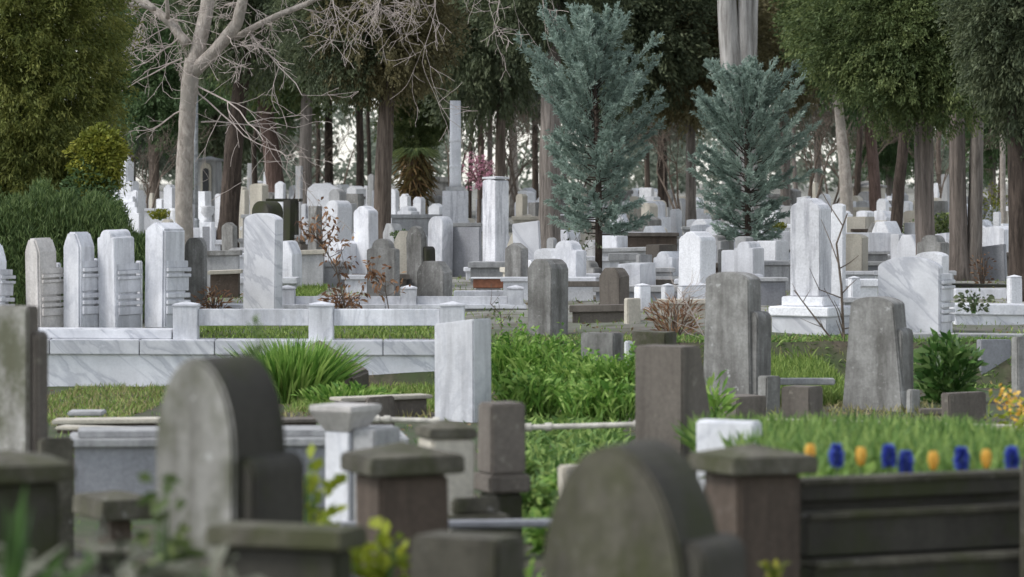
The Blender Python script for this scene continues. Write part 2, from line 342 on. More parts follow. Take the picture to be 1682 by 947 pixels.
def clump_crown(name, c, rad, ncl, per, rc, L, W, mat, parent=None, up=.2, out=1.0, fill=.45, flat=.7, bend=.2, lump=.25, half=False, cone=0, rand=.7, keep=None, lobes=None, elong=0, droop=0):
    """Foliage as clumps of leaf faces through an ellipsoid's volume, denser towards its skin."""
    c = np.array(c, float); rad = np.array(rad, float)
    u = unit(ncl); r = rng.random(ncl)**fill
    k = unit(9)*3.2; ph = rng.random(9)*6.28
    r = r*(1+lump*np.mean(np.sin(u@k.T*1.0+ph), axis=1)*2.0)
    cc = u*r[:, None]*rad
    if cone: cc[:, :2] *= np.clip(1-cone*(cc[:, 2]/rad[2]+1)/2, .05, 1)[:, None]
    if half: cc[:, 2] = np.abs(cc[:, 2])
    if lobes:                                             # (offset, relative size) of smaller lobes that break the outline
        lo = np.array([l[0] for l in lobes], float); ls = np.array([l[1] for l in lobes], float); pk = rng.choice(len(lobes), ncl, p=ls**2/np.sum(ls**2))
        cc = cc*ls[pk][:, None]+lo[pk]*rad
    if keep is not None: cc = cc[keep(cc+c)]
    n = len(cc); rr = rc*(.55+.9*rng.random(n)); tone = rng.random(n)
    q = unit(n*per).reshape(n, per, 3)*(rng.random((n, per, 1))**.5)*rr[:, None, None]; q[:, :, 2] *= flat
    if elong:
        ax = cc/rad; ax = ax/np.maximum(np.linalg.norm(ax, axis=1, keepdims=True), .05)+unit(n)*.5+np.array([0,0,-droop]); ax /= np.linalg.norm(ax, axis=1, keepdims=True)
        q = q*.62+ax[:, None, :]*(rng.random((n, per, 1))-.2)*rr[:, None, None]*elong
    B = (cc[:, None, :]+q).reshape(-1, 3)
    o = np.repeat(cc/rad, per, axis=0); o /= np.maximum(np.linalg.norm(o, axis=1, keepdims=True), .05)
    D = o*out+unit(n*per)*rand+np.array([0,0,up]); 
    s = .7+.6*rng.random(n*per)
    t = np.repeat(tone, per)*.6+rng.random(n*per)*.4
    return leaves(name, B+c, D, L*s, W*s, mat, parent, bend, t)
def scatter_blades(name, X0, X1, Y0, Y1, n, h, w, mat, label=None, cat='grass', lean=.35, zfun=None, bend=.25, kind='stuff', parent=None, clumpy=0):
    x = X0+(X1-X0)*rng.random(n); y = Y0+(Y1-Y0)*rng.random(n)
    if clumpy:
        k = rng.integers(0, clumpy, n); cx = X0+(X1-X0)*rng.random(clumpy); cy = Y0+(Y1-Y0)*rng.random(clumpy)
        x = cx[k]+rng.normal(size=n)*.07; y = cy[k]+rng.normal(size=n)*.07
    z = np.array([(zfun or gz)(b) for b in y])
    D = np.stack([rng.normal(size=n)*lean, rng.normal(size=n)*lean, np.ones(n)], 1)
    o = leaves(name, np.stack([x, y, z-.01], 1), D, h*(.5+.8*rng.random(n)), w*(.7+.6*rng.random(n)), mat, parent, bend, None, .45, .7)
    if not parent: tag(o, label, cat, None, kind)
    return o
def bushy(name, label, cat, px, Y, rx, ry, h, n, L, W, mat, stems=6, up=.9, group=None, z=None, bend=.25, stemmat='stem', rise=1.0):
    """A leafy plant: a few stems and many leaves rooted at one spot."""
    z0 = gz(Y) if z is None else z
    root = thing(name, label, cat, (PX(px, Y), Y, z0), 0, group)
    a = rng.random(n)*6.283; r = rng.random(n)**.6; t = rng.random(n)
    zz = h*t*(1-.35*r**2)*rise
    B = np.stack([np.cos(a)*r*rx*(.55+.45*t), np.sin(a)*r*ry*(.55+.45*t), zz], 1)
    D = np.stack([np.cos(a)*r, np.sin(a)*r, np.full(n, up)], 1)+unit(n)*.55
    s = .6+.8*rng.random(n)
    leaves('foliage', B, D, L*s, W*s, mat, root, bend)
    bm = bmesh.new()
    for k in range(stems):
        aa = random.random()*6.28; q = random.random()*.7
        p = Vector((math.cos(aa)*rx*q, math.sin(aa)*ry*q, h*.8)); tube(bm, [(p.x*.2, p.y*.2, -.02), (p.x*.6, p.y*.6, h*.4), p], [.012, .008, .003], 5)
    bm_obj('stem', bm, stemmat, root, 0)
    return root

# ================================================================== SETTING
def make_ground():
    ys = [-40,-10,0,4,8,10,12,14,16,18,20,22,24,26,28,30,32,34,35,36.12,36.45,38,40,43,46,50,55,60,68,76,85,95,110,130,150,180,220,280,360,500,700]
    xs = [-400,-150,-60]+list(np.arange(-30,30.1,.75))+[60,150,400]
    V = [(x, y, gz(y)+(random.uniform(-.02,.02) if abs(x) < 40 else 0)) for y in ys for x in xs]; n = len(xs)
    Fc = [(j*n+i, j*n+i+1, (j+1)*n+i+1, (j+1)*n+i) for j in range(len(ys)-1) for i in range(n-1)]
    me = bpy.data.meshes.new('ground'); me.from_pydata(V, [], Fc); me.polygons.foreach_set('use_smooth', [True]*len(Fc))
    link('ground', me, 'ground')['kind'] = 'structure'
make_ground()

# ================================================================== NEAR STONES
G1 = 'gravestones in the cemetery'
stone(890,1122,1205,737,9,'oval','mossy','large blurred mossy round-topped gravestone at the bottom centre of the view', 30, butt=(893,1215,'dark'), side='dark')
stone(243,384,463,590,10.5,'oval','pale_mossy','tall round-topped gravestone with pale stained face and dark mossy back, at left', 32, yb=925, butt=(752,468,'dark'), side='dark', plinth=[(.10,.05,'mossy'),(.75,.02,'dark')])
stone(-70,45,62,503,17,'flat','pale_mossy','pale square-topped gravestone cut off by the left edge, brown stained side', 33, yb=748, butt=(545,77,'brown'), side='brown', plinth=[(.10,.04,'mossy'),(.6,.01,'brown')])
def pillar(x0, xs, x1, yt, Y, mat, capmat, label, th, ov=.05, tk=.05, ph=.055, **k):
    return stone(x0, xs, x1, yt, Y, 'flat', mat, label, th, cap=(ov, tk, ph, capmat), name='stone_pillar', cat='pillar', group='capped pillars of the grave kerbs', **k)
pillar(582,627,742,783,13,'brick','mossy','reddish stone pillar with wide low pyramid cap beside lime green weeds', -21, .052, .075, .055)
pillar(1163,1214,1320,783,12.8,'brick','mossy','reddish stone pillar with pyramid cap at the end of the dark stepped kerb', -25, .055, .07, .05)
pillar(-90,-40,95,795,11,'dark','mossy','dark stone pillar under a wide brown cap at the left edge', -20, .05, .06, .045)
pillar(152,185,214,852,14,'brick','mossy','squat brown pillar with broad overhanging cap left of the round-topped stone', -30, .09, .09, .03)
pillar(680,705,776,722,16,'cream','mossy','beige square pillar with thin low cap behind the reddish pillar', -20, .012, .05, .045)
stone(783,808,863,664,17,'flat','brown','brown square post with pale worn edge beside the white pointed-edge gravestone', -22, yb=780, plinth=[(.10,.025,'brown'),(.5,-.01,'dark')], name='stone_post', cat='post', group='grave posts')
stone(360,560,584,905,9.4,'flat','dark','dark slab block with pale rounded top in front of the round-topped gravestone', 25, cap=(.035,.06,.01,'mossy'), name='stone_block', cat='stone block', group='low stone blocks')
stone(664,815,862,887,10,'flat','mossy','greenish square block at the bottom edge, left of the blurred gravestone', 25, name='stone_block', cat='stone block', group='low stone blocks')
stone(55,70,118,722,16.5,'flat','mossy','small brown block on the base of the cut-off gravestone at left edge', -25, name='stone_block', cat='stone block', group='low stone blocks')
stone(918,928,990,766,17.5,'flat','cream','small pale block peeping out behind the blurred gravestone among grass', -20, name='stone_block', cat='stone block', group='low stone blocks')
# dark stepped kerb at right
def stepped_kerb():
    A, B = P(1318,790,13.2), P(1705,770,13.7); c = (A+B)/2; c.z = gz(13.5)-.03
    root = thing('stepped_kerb', 'dark stepped stone kerb with three pale-edged ledges under the orange and blue flowers', 'kerb', c, 0, 'grave kerbs')
    def strip(nm, dy, hp, dep, th_, mt, bv):
        bm = bmesh.new(); slab_between(bm, P(1318,788+dy,13.2), P(1705,772+dy*.97,13.7), th_, hp*13.2/F, dep); bmesh.ops.translate(bm, verts=bm.verts[:], vec=-c); bm_obj(nm, bm, mt, root, bv)
    strip('ledge', 0, 11, .0, .13, 'mossy', .012); strip('riser', 11.6, 24, .02, .11, 'dark', .004)
    strip('ledge', 54, 12, -.06, .30, 'mossy', .012); strip('riser', 66.6, 58, -.035, .24, 'dark', .004)
    strip('ledge', 130, 13, -.12, .34, 'mossy', .012); strip('riser', 143.6, 100, -.09, .30, 'dark', .004)
    bm = bmesh.new(); slab_between(bm, P(1318,800,13.2), P(1705,782,13.7), .2, .75, .08); bmesh.ops.translate(bm, verts=bm.verts[:], vec=-c); bm_obj('core', bm, 'dark', root, 0)
stepped_kerb()
stone(1678,1684,1720,752,13.4,'flat','mossy','mossy end post of the dark stepped kerb at the right edge', -22, name='stone_post', cat='post', group='grave posts')
# sarcophagus-like grave box behind the left arch stone
def box_grave(x0, x1, yt, Y, dep, face, cap_m, label, lid=True):
    A, B = P(x0, yt, Y), P(x1, yt-3, Y+.25); c = (A+B)/2; c.z = gz(Y)-.05
    root = thing('box_grave', label, 'grave', c, 0, 'box graves')
    bm = bmesh.new(); slab_between(bm, A, B, dep, 13*Y/F); bmesh.ops.translate(bm, verts=bm.verts[:], vec=-c); bm_obj('coping', bm, cap_m, root, .008)
    d = (B-A).normalized()*.04; dz = Vector((0,0,13*Y/F+.002))
    bm = bmesh.new(); slab_between(bm, A-dz+d, B-dz-d, dep-.08, (A-dz).z-c.z, .04); bmesh.ops.translate(bm, verts=bm.verts[:], vec=-c); bm_obj('side_panel', bm, face, root, .004)
    if lid:
        bm = bmesh.new(); slab_between(bm, A+Vector((.06,0,.045)), B+Vector((-.06,0,.045)), dep-.2, .043, .10); bmesh.ops.translate(bm, verts=bm.verts[:], vec=-c); bm_obj('lid', bm, cap_m, root, .006)
    return root
box_grave(112,672,722,20,.62,'bluegrey','lgrey','long blue-grey box grave with pale coping behind the flared white post')
# flared white post
def flared_post():
    Y = 18; c = P(573,800,Y); c.z = gz(Y)-.03; H = PZ(664,Y)-c.z; a = R(-33)
    root = thing('flared_post', 'white stone post with flared square bowl-like head on a grey block', 'post', (c.x-.02, Y, c.z), a, 'grave posts')
    bm = bmesh.new(); w0, w1 = .085, .15
    for (z0, z1, r0, r1) in ((H-.15, H-.035, w0, w1), (H-.035, H, w1, w1)):
        v = [bm.verts.new((sx*r, sy*r, z)) for z, r in ((z0, r0), (z1, r1)) for sx, sy in ((-1,-1),(1,-1),(1,1),(-1,1))]
        for f in ((3,2,1,0),(4,5,6,7),(0,1,5,4),(1,2,6,5),(2,3,7,6),(3,0,4,7)): bm.faces.new([v[i] for i in f])
    bm_obj('flared_head', bm, 'marble3', root, .004)
    bm = bmesh.new(); box(bm, -.085, .085, -.085, .085, 0, H-.152); bm_obj('shaft', bm, 'marble', root, .006)
    bm = bmesh.new(); box(bm, .09, .25, -.06, .20, 0, H-.13); bm_obj('side_block', bm, 'lgrey', root, .01)
flared_post()
# rails and steps at centre front
beam(560,860,14.6,925,855,15,11,.12,'bluegrey','stone_rail','dark grey kerb rail running behind the reddish pillar and the blurred gravestone','rail','grave rails')
wall(560,905,14.9,835,900,15.2,6,.3,'bluegrey','lgrey','low grey kerb wall under the rail behind the reddish pillar')
stone(738,745,822,818,15.2,'flat','mossy','two-stepped pale stone footing right of the beige pillar', -20, yb=846, plinth=[(.06,.04,'mossy'),(.4,.0,'dark')], name='stone_step', cat='step', group='low stone blocks')
wall(150,905,12.5,260,905,12.6,8,.3,'dark','mossy','dark low kerb hidden in dry leaves below the squat pillar', 'grave_kerb', 'kerb', 'grave kerbs')
# trapezoid, small white block
def wedge_stone():
    Y = 21; a = R(-33); z0 = gz(Y)-.04; H = PZ(570,Y)-z0
    w = 77*Y/F/math.cos(a); d0 = 53*Y/F/math.sin(-a)*.62; fl = .33
    c = Vector((PX(1121,Y), Y, z0))+Matrix.Rotation(a,3,'Z') @ Vector((-w/2, d0/2, 0))
    bm = bmesh.new()
    v = [bm.verts.new(p) for p in ((-w/2,-d0/2,0),(w/2,-d0/2,0),(w/2,d0/2+fl,0),(-w/2,d0/2+fl,0),(-w/2,-d0/2,H),(w/2,-d0/2,H),(w/2,d0/2,H),(-w/2,d0/2,H))]
    for f in ((0,3,2,1),(4,5,6,7),(0,1,5,4),(1,2,6,5),(2,3,7,6),(3,0,4,7)): bm.faces.new([v[i] for i in f])
    o = bm_obj('gravestone', bm, 'brown', None, .012); o.location = c; o.rotation_euler.z = a
    tag(o, 'plain brown wedge-shaped gravestone whose back slopes outward to its foot', CAT, G1)
wedge_stone()
stone(1148,1241,1258,693,17,'flat','marble','small white rectangular marble block behind the right pyramid-capped pillar', 30, name='stone_block', cat='stone block', group='low stone blocks')
# white stone in the middle
stone(712,778,808,524,28.5,'slope','marble','clean white marble gravestone with sloping top in front of the railed wall', 35)
# ---------------------------------------------------------------- right weathered pair
stone(1160,1228,1252,447,31,'gentle','grey','tall weathered grey gravestone with mossy top and stepped back, right of the wedge-shaped stone', 33, butt=(512,1270,'grey'), flare=.03)
stone(1402,1468,1492,488,30.5,'gentle','grey','tall streaked grey gravestone with flared foot and arched back block, behind the flower bed', 33, butt=(540,1506,'grey'), flare=.10)
stone(1488,1496,1514,640,30.2,'flat','grey','small grey footing block at the back of the flared grey gravestone', -40, name='stone_block', cat='stone block', group='low stone blocks')
stone(1662,1672,1700,553,31,'flat','grey','grey weathered gravestone cut off by the right edge above orange flowers', -35)
for q in ((1180,1210,1262,652,27,'brown','brown kerb block in front of the tall stone with mossy top'),(1285,1330,1357,636,28,'brown','brown kerb block with pale top edge between the two tall grey stones'),
          (1548,1560,1628,646,28,'brown','brown kerb block in front of the glossy leafy shrub'),(1246,1258,1284,618,30,'grey','grey kerb block close against the back of the tall stone with mossy top')):
    stone(*q[:4], q[4], 'flat', q[5], q[6], -30 if q[1]-q[0] < q[2]-q[1] else 30, name='stone_block', cat='stone block', group='low stone blocks')
beam(1262,689,26.5,1690,700,26.5,9,.2,'cream','stone_rail','long pale kerb rail along the back of the flower bed','rail','grave rails')
beam(1275,622,31.5,1372,622,31.5,10,.18,'lgrey','stone_rail','short pale kerb rail in front of the grass between the tall grey stones','rail','grave rails')
beam(1512,672,29.5,1560,672,29.5,9,.18,'brown','stone_rail','short brown kerb rail left of the brown block by the leafy shrub','rail','grave rails')
# left strip
wall(84,690,27,262,688,27,7,.3,'brick','cream','low brown kerb of stacked rubble in front of the left grass strip', 'grave_kerb', 'kerb', 'grave kerbs')
beam(110,676,27.4,168,676,27.4,7,.3,'lgrey','loose_slab','loose pale stone slab lying on the rubble kerb','slab')
beam(90,700,26.2,240,704,26,6,.22,'cream','loose_plank','thin pale stone strip along the foot of the rubble kerb','slab')
wall(445,690,25.5,530,688,25.6,6,.3,'brick','brown','low reddish kerb below the tall grass clump', 'grave_kerb', 'kerb', 'grave kerbs')
wall(560,654,29,712,648,29.5,6,.25,'brown','cream','brown kerb with pale top left of the clean white gravestone', 'grave_kerb', 'kerb', 'grave kerbs')
stone(598,606,648,652,27.5,'flat','brown','brown kerb block behind the flared white post', -25, name='stone_block', cat='stone block', group='low stone blocks')
def pipe(xa, ya, xb, yb, Y, r, label):
    A, B = P(xa, ya, Y), P(xb, yb, Y); c = (A+B)/2; bm = bmesh.new(); tube(bm, [A-c, B-c], [r, r], 10)
    for t in (.0, .18, .97): p = A.lerp(B, t)-c; tube(bm, [p, p+(B-A).normalized()*.05], [r*1.5]*2, 10)
    o = bm_obj('pipe_rail', bm, 'pipe', None, 0); o.location = c; tag(o, label, 'rail', 'grave rails')
pipe(862,702,1046,697,23,.021,'thin chalky pipe rail crossing the green weeds left of the wedge-shaped stone')
pipe(612,688,714,691,23.5,.02,'thin pale pipe rail ending at the clean white gravestone')
def fallen_slab():
    Y = 33; A = P(508,580,Y); B = P(592,625,Y-.4); c = (A+B)/2; bm = bmesh.new(); d = (B-A); L_ = d.length
    box(bm, -L_/2, L_/2, -.16, .16, -.10, .10); 
    for v in bm.verts: v.co += Vector((random.uniform(-.03,.03), random.uniform(-.03,.03), random.uniform(-.03,.03)))
    o = bm_obj('fallen_slab', bm, 'brown', None, .03); o.location = c; o.rotation_euler = (.2, math.asin(-d.z/L_), math.atan2(d.y, d.x)); tag(o, 'brown broken stone slab lying tilted in the grass below the railed wall', 'slab')
fallen_slab()

# ================================================================== RAILED WALL AND ITS ROW
wall(-60,557,36,735,560,36.2,24,.5,'marble2','marble2','long white veined marble wall with thick coping, carrying the row of white stones and rails')
beam(-20,540,36.25,282,542,36.3,15,.55,'marble2','marble_plinth','low veined marble step under the row of four white gravestones','step','low stone blocks')
def fence(posts, rail_rows, Y, mat, label, zb, pw=.30, rails=1, rh=25, pt=None):
    x0, x1 = posts[0], posts[-1]; c = P((x0+x1)/2, zb, Y+.2)
    root = thing('grave_railing', label, 'railing', c, 0, 'grave railings'); k = Y/F
    for x in posts:
        bm = bmesh.new(); X = PX(x, Y)-c.x; zt = PZ(pt, Y)-c.z; box(bm, X-pw/2, X+pw/2, -.2, -.2+pw*.9, -.03, zt-.06); po = bm_obj('post', bm, mat, root, .008)
        bm = bmesh.new(); pyramid(bm, X-pw/2-.008, X+pw/2+.008, -.208, -.192+pw*.9, zt-.058, zt-.035, zt); bm_obj('cap', bm, mat, po, .004)
    for a, b in zip(posts, posts[1:]):
        bm = bmesh.new(); zt = PZ(rail_rows, Y)-c.z
        box(bm, PX(a,Y)-c.x+pw/2+.002, PX(b,Y)-c.x-pw/2-.002, -.13, .03, zt-rh*k, zt); bm_obj('rail', bm, mat, root, .008)
    return root
fence([304,527,743], 508, 36.3, 'marble', 'white marble railing with pyramid-topped posts on the long veined wall', 557, .285, rh=27, pt=495)
GW = 'row of moulded white gravestones'
for (x0, xs, x1, yt, bt, bx, sh, lb) in ((38,65,92,391,440,99,'cham','cream-stained white gravestone, leftmost whole one of the moulded row'),
     (99,131,153,381,428,161,'cham','white gravestone with cut corners between the cream-stained and the shouldered one'),
     (158,190,220,377,433,226,'shoulder','white gravestone with rounded stepped shoulders in the moulded row'),
     (232,268,300,364,428,303,'peak','tallest white veined gravestone of the moulded row, by the first railing post'),
     (-40,-6,8,400,442,15,'cham','white gravestone cut off by the left edge, beside the dark hedge')):
    stone(x0, xs, x1, yt, 37.2, sh, 'marble' if not lb.startswith('cream') else 'marble3', lb, 40+(x0*7)%9-4, yb=541, lean=((x0*13)%5-2)*.7, moulded=(bt, bx, 'marble' if not lb.startswith('cream') else 'marble3'), group=GW, bevel=.022)
for (a, b, yt, lb) in ((150,160,424,'thin white footstone between the cut-cornered and the shouldered gravestone'),(221,233,428,'thin white footstone right of the shouldered gravestone'),(88,99,431,'thin white footstone left of the cut-cornered gravestone')):
    stone(a, b-2, b, yt, 38.2, 'flat', 'marble', lb, 30, yb=541, name='footstone', cat='footstone', group='thin footstones')
# ================================================================== MID STONES
def ST(*rows):
    for r in rows:
        x0, xs, x1, yt, Y, sh, mat, lb = r[:8]; kw = r[8] if len(r) > 8 else {}
        stone(x0, xs, x1, yt, Y, sh, mat, lb, **kw)
ST((395,451,463,350,42,'gentle','marble2','big smooth white marble slab gravestone with gently curved top'),
   (300,334,341,390,45,'oct','grey','dark grey gravestone between the tallest moulded stone and the smooth white slab'),
   (362,383,390,365,62,'ogee','grey','small dark pointed gravestone behind the grey block wall at left'),
   (600,649,657,392,44,'shoulder','grey','brown-stained grey gravestone with knobbed shoulders behind the railing'),
   (683,729,743,429,44.3,'oct','grey','squat dark gravestone with flat cap between two railing posts'),
   (866,906,935,426,37.6,'oct','grey','grey streaked gravestone with cut corners standing above lush weeds'),
   (828,856,868,398,47,'peak','grey','narrow dark gravestone left of the leaning pale slab', dict(th=40)),
   (985,1019,1036,440,43,'oct','brown','brown gravestone with cut corners behind the brown rails'),
   (1115,1150,1178,380,46,'ogee','chalk','bright white gravestone with curled shoulders before the blue-green cypress', dict(th=38)),
   (1448,1543,1551,422,38.6,'gentle','marble2','broad white gravestone with curved top and moulded side, beside the flared grey stone', dict(moulded=(450,1570,'marble'), yb=552, th=30)),
   (1300,1347,1370,325,38.3,'ogee','stripe','tall streaked white monument slab on stepped white plinths', dict(yb=487, plinth=[(.12,.08,'chalk'),(.12,.20,'chalk'),(.5,.17,'marble2')], th=30)),
   (1366,1384,1390,334,41,'gentle','chalk','narrow white gravestone just behind the tall streaked monument'),
   (792,814,836,294,56,'gentle','stripe','tall slim white pillar stone with capped top on a stepped base', dict(yb=448, cap=(.006,.04,.015,'chalk'), plinth=[(.08,.05,'chalk'),(.1,.12,'lgrey'),(.2,.1,'lgrey')])),
   (742,788,792,373,57,'flat','bluegrey','blue-white panel with horizontal streaks left of the slim white pillar stone', dict(name='panel_stone', cat='panel stone')),
   (701,726,743,355,57,'round','marble','round-topped white gravestone left of the blue-white panel'),
   (667,694,702,370,52,'gothic','grey','pointed grey gravestone before the round-topped white one', dict(butt=(405,716,'dark'))),
   (580,607,622,338,56,'ogee','marble','white gravestone with stepped pointed top behind the knobbed grey one', dict(th=40)),
   (531,553,575,329,59,'round','chalk','white gravestone with rounded head right of the rusty leaves'),
   (556,578,588,334,64,'flat','lgrey','square pale block stone between two white round and pointed stones'),
   (846,890,893,361,54,'slope','marble2','pale bluish slab gravestone leaning behind the dark narrow one', dict(lean=6)),
   (1612,1652,1657,400,55,'slope','bluegrey','pale blue-white gravestone leaning between the twin trunks and right edge tree', dict(lean=5)),
   (410,440,462,330,58,'round','dark','dark rounded gravestone showing above the smooth white slab'))
fence([471,671,847], 487, 43.6, 'marble', 'second white railing with small capped posts behind the first railing', 502, .22, rh=16, pt=468)
wall(327,500,43.4,865,500,43.6,7,.4,'lgrey','marble','low pale kerb wall carrying the second white railing')
wall(935,502,41,1042,500,41,11,.25,'brown','brown','low brown kerb wall left of the small brown post', 'grave_kerb', 'kerb', 'grave kerbs')
beam(920,462,46,1030,462,46,9,.2,'brown','stone_rail','brown stone rail behind the brown cut-cornered gravestone','rail','grave rails')
stone(1025,1031,1054,490,40.5,'flat','cream','small lichen-spotted brown post at the end of the brown kerb', -25, name='stone_post', cat='post', group='grave posts')
stone(955,1008,1026,548,32.5,'flat','grey','square grey-brown block standing in the lush weeds', 25, name='stone_block', cat='stone block', group='low stone blocks')
stone(1025,1030,1041,560,32,'flat','chalk','thin white post right of the square grey-brown block in weeds', -25, name='stone_post', cat='post', group='grave posts')
stone(1038,1092,1114,546,33,'flat','mossy','low flat-topped brown block behind the wedge-shaped stone', 25, name='stone_block', cat='stone block', group='low stone blocks')
for x0, xs, x1, yt, Y, lb in ((1042,1052,1070,470,44,'small white grave post left of the dry red plant, first of three'),(1086,1093,1109,470,44.5,'small white grave post above the dry red plant'),(1113,1121,1180,470,43.8,'white pedestal under the bright curled-shoulder gravestone'),
       (1393,1399,1415,458,42,'little white post between the streaked monument and the broad white stone'),(1655,1661,1682,456,44,'white square post at the foot of the right edge tree')):
    stone(x0, xs, x1, yt, Y, 'flat', 'chalk', lb, -28, cap=(.0,.012,.03,'chalk'), name='stone_post', cat='post', group='grave posts')
wall(1500,548,37.0,1720,550,37.2,10,.4,'marble2','lgrey','white wall with ledge in front of the broad white gravestone at right')
stone(1606,1612,1664,558,36.2,'flat','bluegrey','pale blue-grey panel stone against the right white wall', -20, name='panel_stone', cat='panel stone', bevel=.008)
wall(1566,499,40.5,1720,501,40.6,17,.5,'marble2','marble','pale marble wall with thick moulded coping behind the right white wall')
wall(1252,380,58,1312,380,58,30,.3,'lgrey','marble','thick white beam-topped wall left of the streaked monument')
beam(1372,382,58,1468,382,58,31,.3,'marble','stone_rail','thick white beam rail right of the streaked monument','rail','grave rails')
stone(1464,1478,1490,384,57.6,'flat','marble','square white post ending the thick beam rail', 30, name='stone_post', cat='post', group='grave posts')
wall(1366,430,57.4,1480,430,57.4,6,.4,'bluegrey','lgrey','low bluish wall under the thick white beam rail')
wall(1172,432,52,1300,432,52,8,.4,'brick','brown','low reddish-brown kerb wall left of the streaked monument', 'grave_kerb', 'kerb', 'grave kerbs')
wall(1245,456,45,1296,456,45,6,.4,'bluegrey','lgrey','bluish grave slab wall just left of the streaked monument')
stone(1180,1192,1206,410,50,'flat','grey','small dark square gravestone under the second blue-green cypress', 30)
stone(1208,1226,1240,388,53,'gentle','lgrey','small pale gravestone left of the second cypress trunk', 30)
wall(1556,466,52,1660,468,52,6,.5,'lgrey','dark','low grave wall with dark ledge at the twin trunks')
beam(1570,474,47,1656,474,47,20,.25,'marble','stone_rail','white marble rail left of the post at the right edge tree','rail','grave rails')
beam(745,478,47,870,478,47,12,.4,'marble','stone_rail','long white kerb rail under the slim pillar stone','rail','grave rails')
wall(335,412,50,396,411,50,8,.3,'lgrey','grey','grey block wall between the dark gravestone and the smooth white slab')
wall(340,445,48,396,443,48,6,.4,'brick','cream','reddish kerb wall with pale ledge left of the smooth white slab', 'grave_kerb', 'kerb', 'grave kerbs')
wall(463,412,52,535,410,52,7,.4,'lgrey','cream','pale stained box wall with flat ledge behind the rusty-leaved plant')
wall(985,408,58,1065,406,58,6,.5,'lgrey','lgrey','pale stepped wall right of the first cypress trunk')
beam(1000,416,53,1050,416,53,12,.4,'lgrey','stone_step','broad pale stone step beside the brown blocks','step','low stone blocks')
stone(1060,1083,1112,402,54,'flat','brown','brown block with pale front near the white curled-shoulder gravestone', 35, name='stone_block', cat='stone block', group='low stone blocks')
stone(1044,1050,1072,418,52.5,'flat','lgrey','pale stone block left of the brown block', -30, name='stone_block', cat='stone block', group='low stone blocks')
stone(985,990,1016,373,60,'flat','bluegrey','blue-white square stone right of the first cypress trunk', -20)
wall(1020,382,61,1116,382,61,6,.35,'brick','brown','brown planter wall holding a low clipped hedge', 'planter_wall', 'planter')
wall(880,432,56,985,430,56,6,.4,'lgrey','cream','pale kerb wall left of the first cypress trunk')
wall(930,408,62,985,406,62,7,.4,'grey','lgrey','grey ledge wall behind the leaning pale slab')
# flower pot
def pot():
    Y = 50; c = P(802,470,Y); c.z = gz(Y); H = PZ(455,Y)-c.z
    root = thing('flower_trough', 'terracotta flower trough with white rim on a stone stand below the slim pillar stone', 'planter', c)
    bm = bmesh.new(); box(bm, -.24, .24, -.1, .1, H-.17, H-.025, 0); bm_obj('trough', bm, 'terracotta', root, .01)
    bm = bmesh.new(); box(bm, -.28, .28, -.13, .13, H-.024, H); bm_obj('rim', bm, 'chalk', root, .006)
    bm = bmesh.new(); box(bm, -.2, .2, -.08, .08, -.02, H-.172); bm_obj('stand', bm, 'lgrey', root, .01)
pot()

# ================================================================== FAR MONUMENTS
def column(px, r_px, y0, y1, Y, label, base):
    c = P(px, y1, Y); c.z = gz(Y); k = Y/F; root = thing('marble_column', label, 'column', c)
    zt = PZ(y0,Y)-c.z; zb = PZ(y1,Y)-c.z
    bm = bmesh.new(); lathe(bm, [(r_px*k*1.08, zb), (r_px*k, zb+.1), (r_px*k*.93, zt)], 18); bm_obj('shaft', bm, 'chalk', root, 0, True)
    for f in (.22, .52):
        bm = bmesh.new(); z = zb+(zt-zb)*f; lathe(bm, [(r_px*k*1.03, z), (r_px*k*1.06, z+.03), (r_px*k*1.03, z+.06)], 18); bm_obj('band', bm, 'chalk', root, 0)
    bw = base*k/2; bm = bmesh.new(); box(bm, -bw*.75, bw*.75, -bw*.75, bw*.75, zb-.1, zb-.002); bm_obj('base_moulding', bm, 'lgrey', root, .01)
    bm = bmesh.new(); box(bm, -bw, bw, -bw, bw, -.05, zb-.102); bm_obj('pedestal', bm, 'stripe', root, .01)
column(748, 9.5, 165, 306, 74, 'pale round marble column rising between trees on a square pedestal', 42)
def niche():
    Y = 100; c = P(342, 330, Y); c.z = gz(Y); k = Y/F; root = thing('niche_monument', 'grey tall monument with arched dark niche behind the bare pale tree', 'monument', c, R(-12))
    H = PZ(256,Y)-c.z; w = 34*k/2
    def arch(bm, w_, h_, y0, y1, z0=0): prism(bm, [(-w_, z0), (w_, z0)]+[(w_*math.cos(R(t)), h_-w_+w_*math.sin(R(t))) for t in range(0, 181, 12)], y0, y1)
    bm = bmesh.new(); box(bm, -w, w, -.2, .5, 0, H*.92, .02); bm_obj('body', bm, 'lgrey', root, .02)
    bm = bmesh.new(); arch(bm, w*.55, H*.90, -.26, -.205, H*.1); bm_obj('arch_surround', bm, 'cream', root, .01)
    bm = bmesh.new(); arch(bm, w*.30, H*.82, -.285, -.262, H*.2); bm_obj('dark_niche', bm, 'glassdark', root, 0)
    bm = bmesh.new(); pyramid(bm, -w*1.06, w*1.06, -.26, .56, H*.922, H*.95, H); bm_obj('roof_slab', bm, 'lgrey', root, .01)
niche()
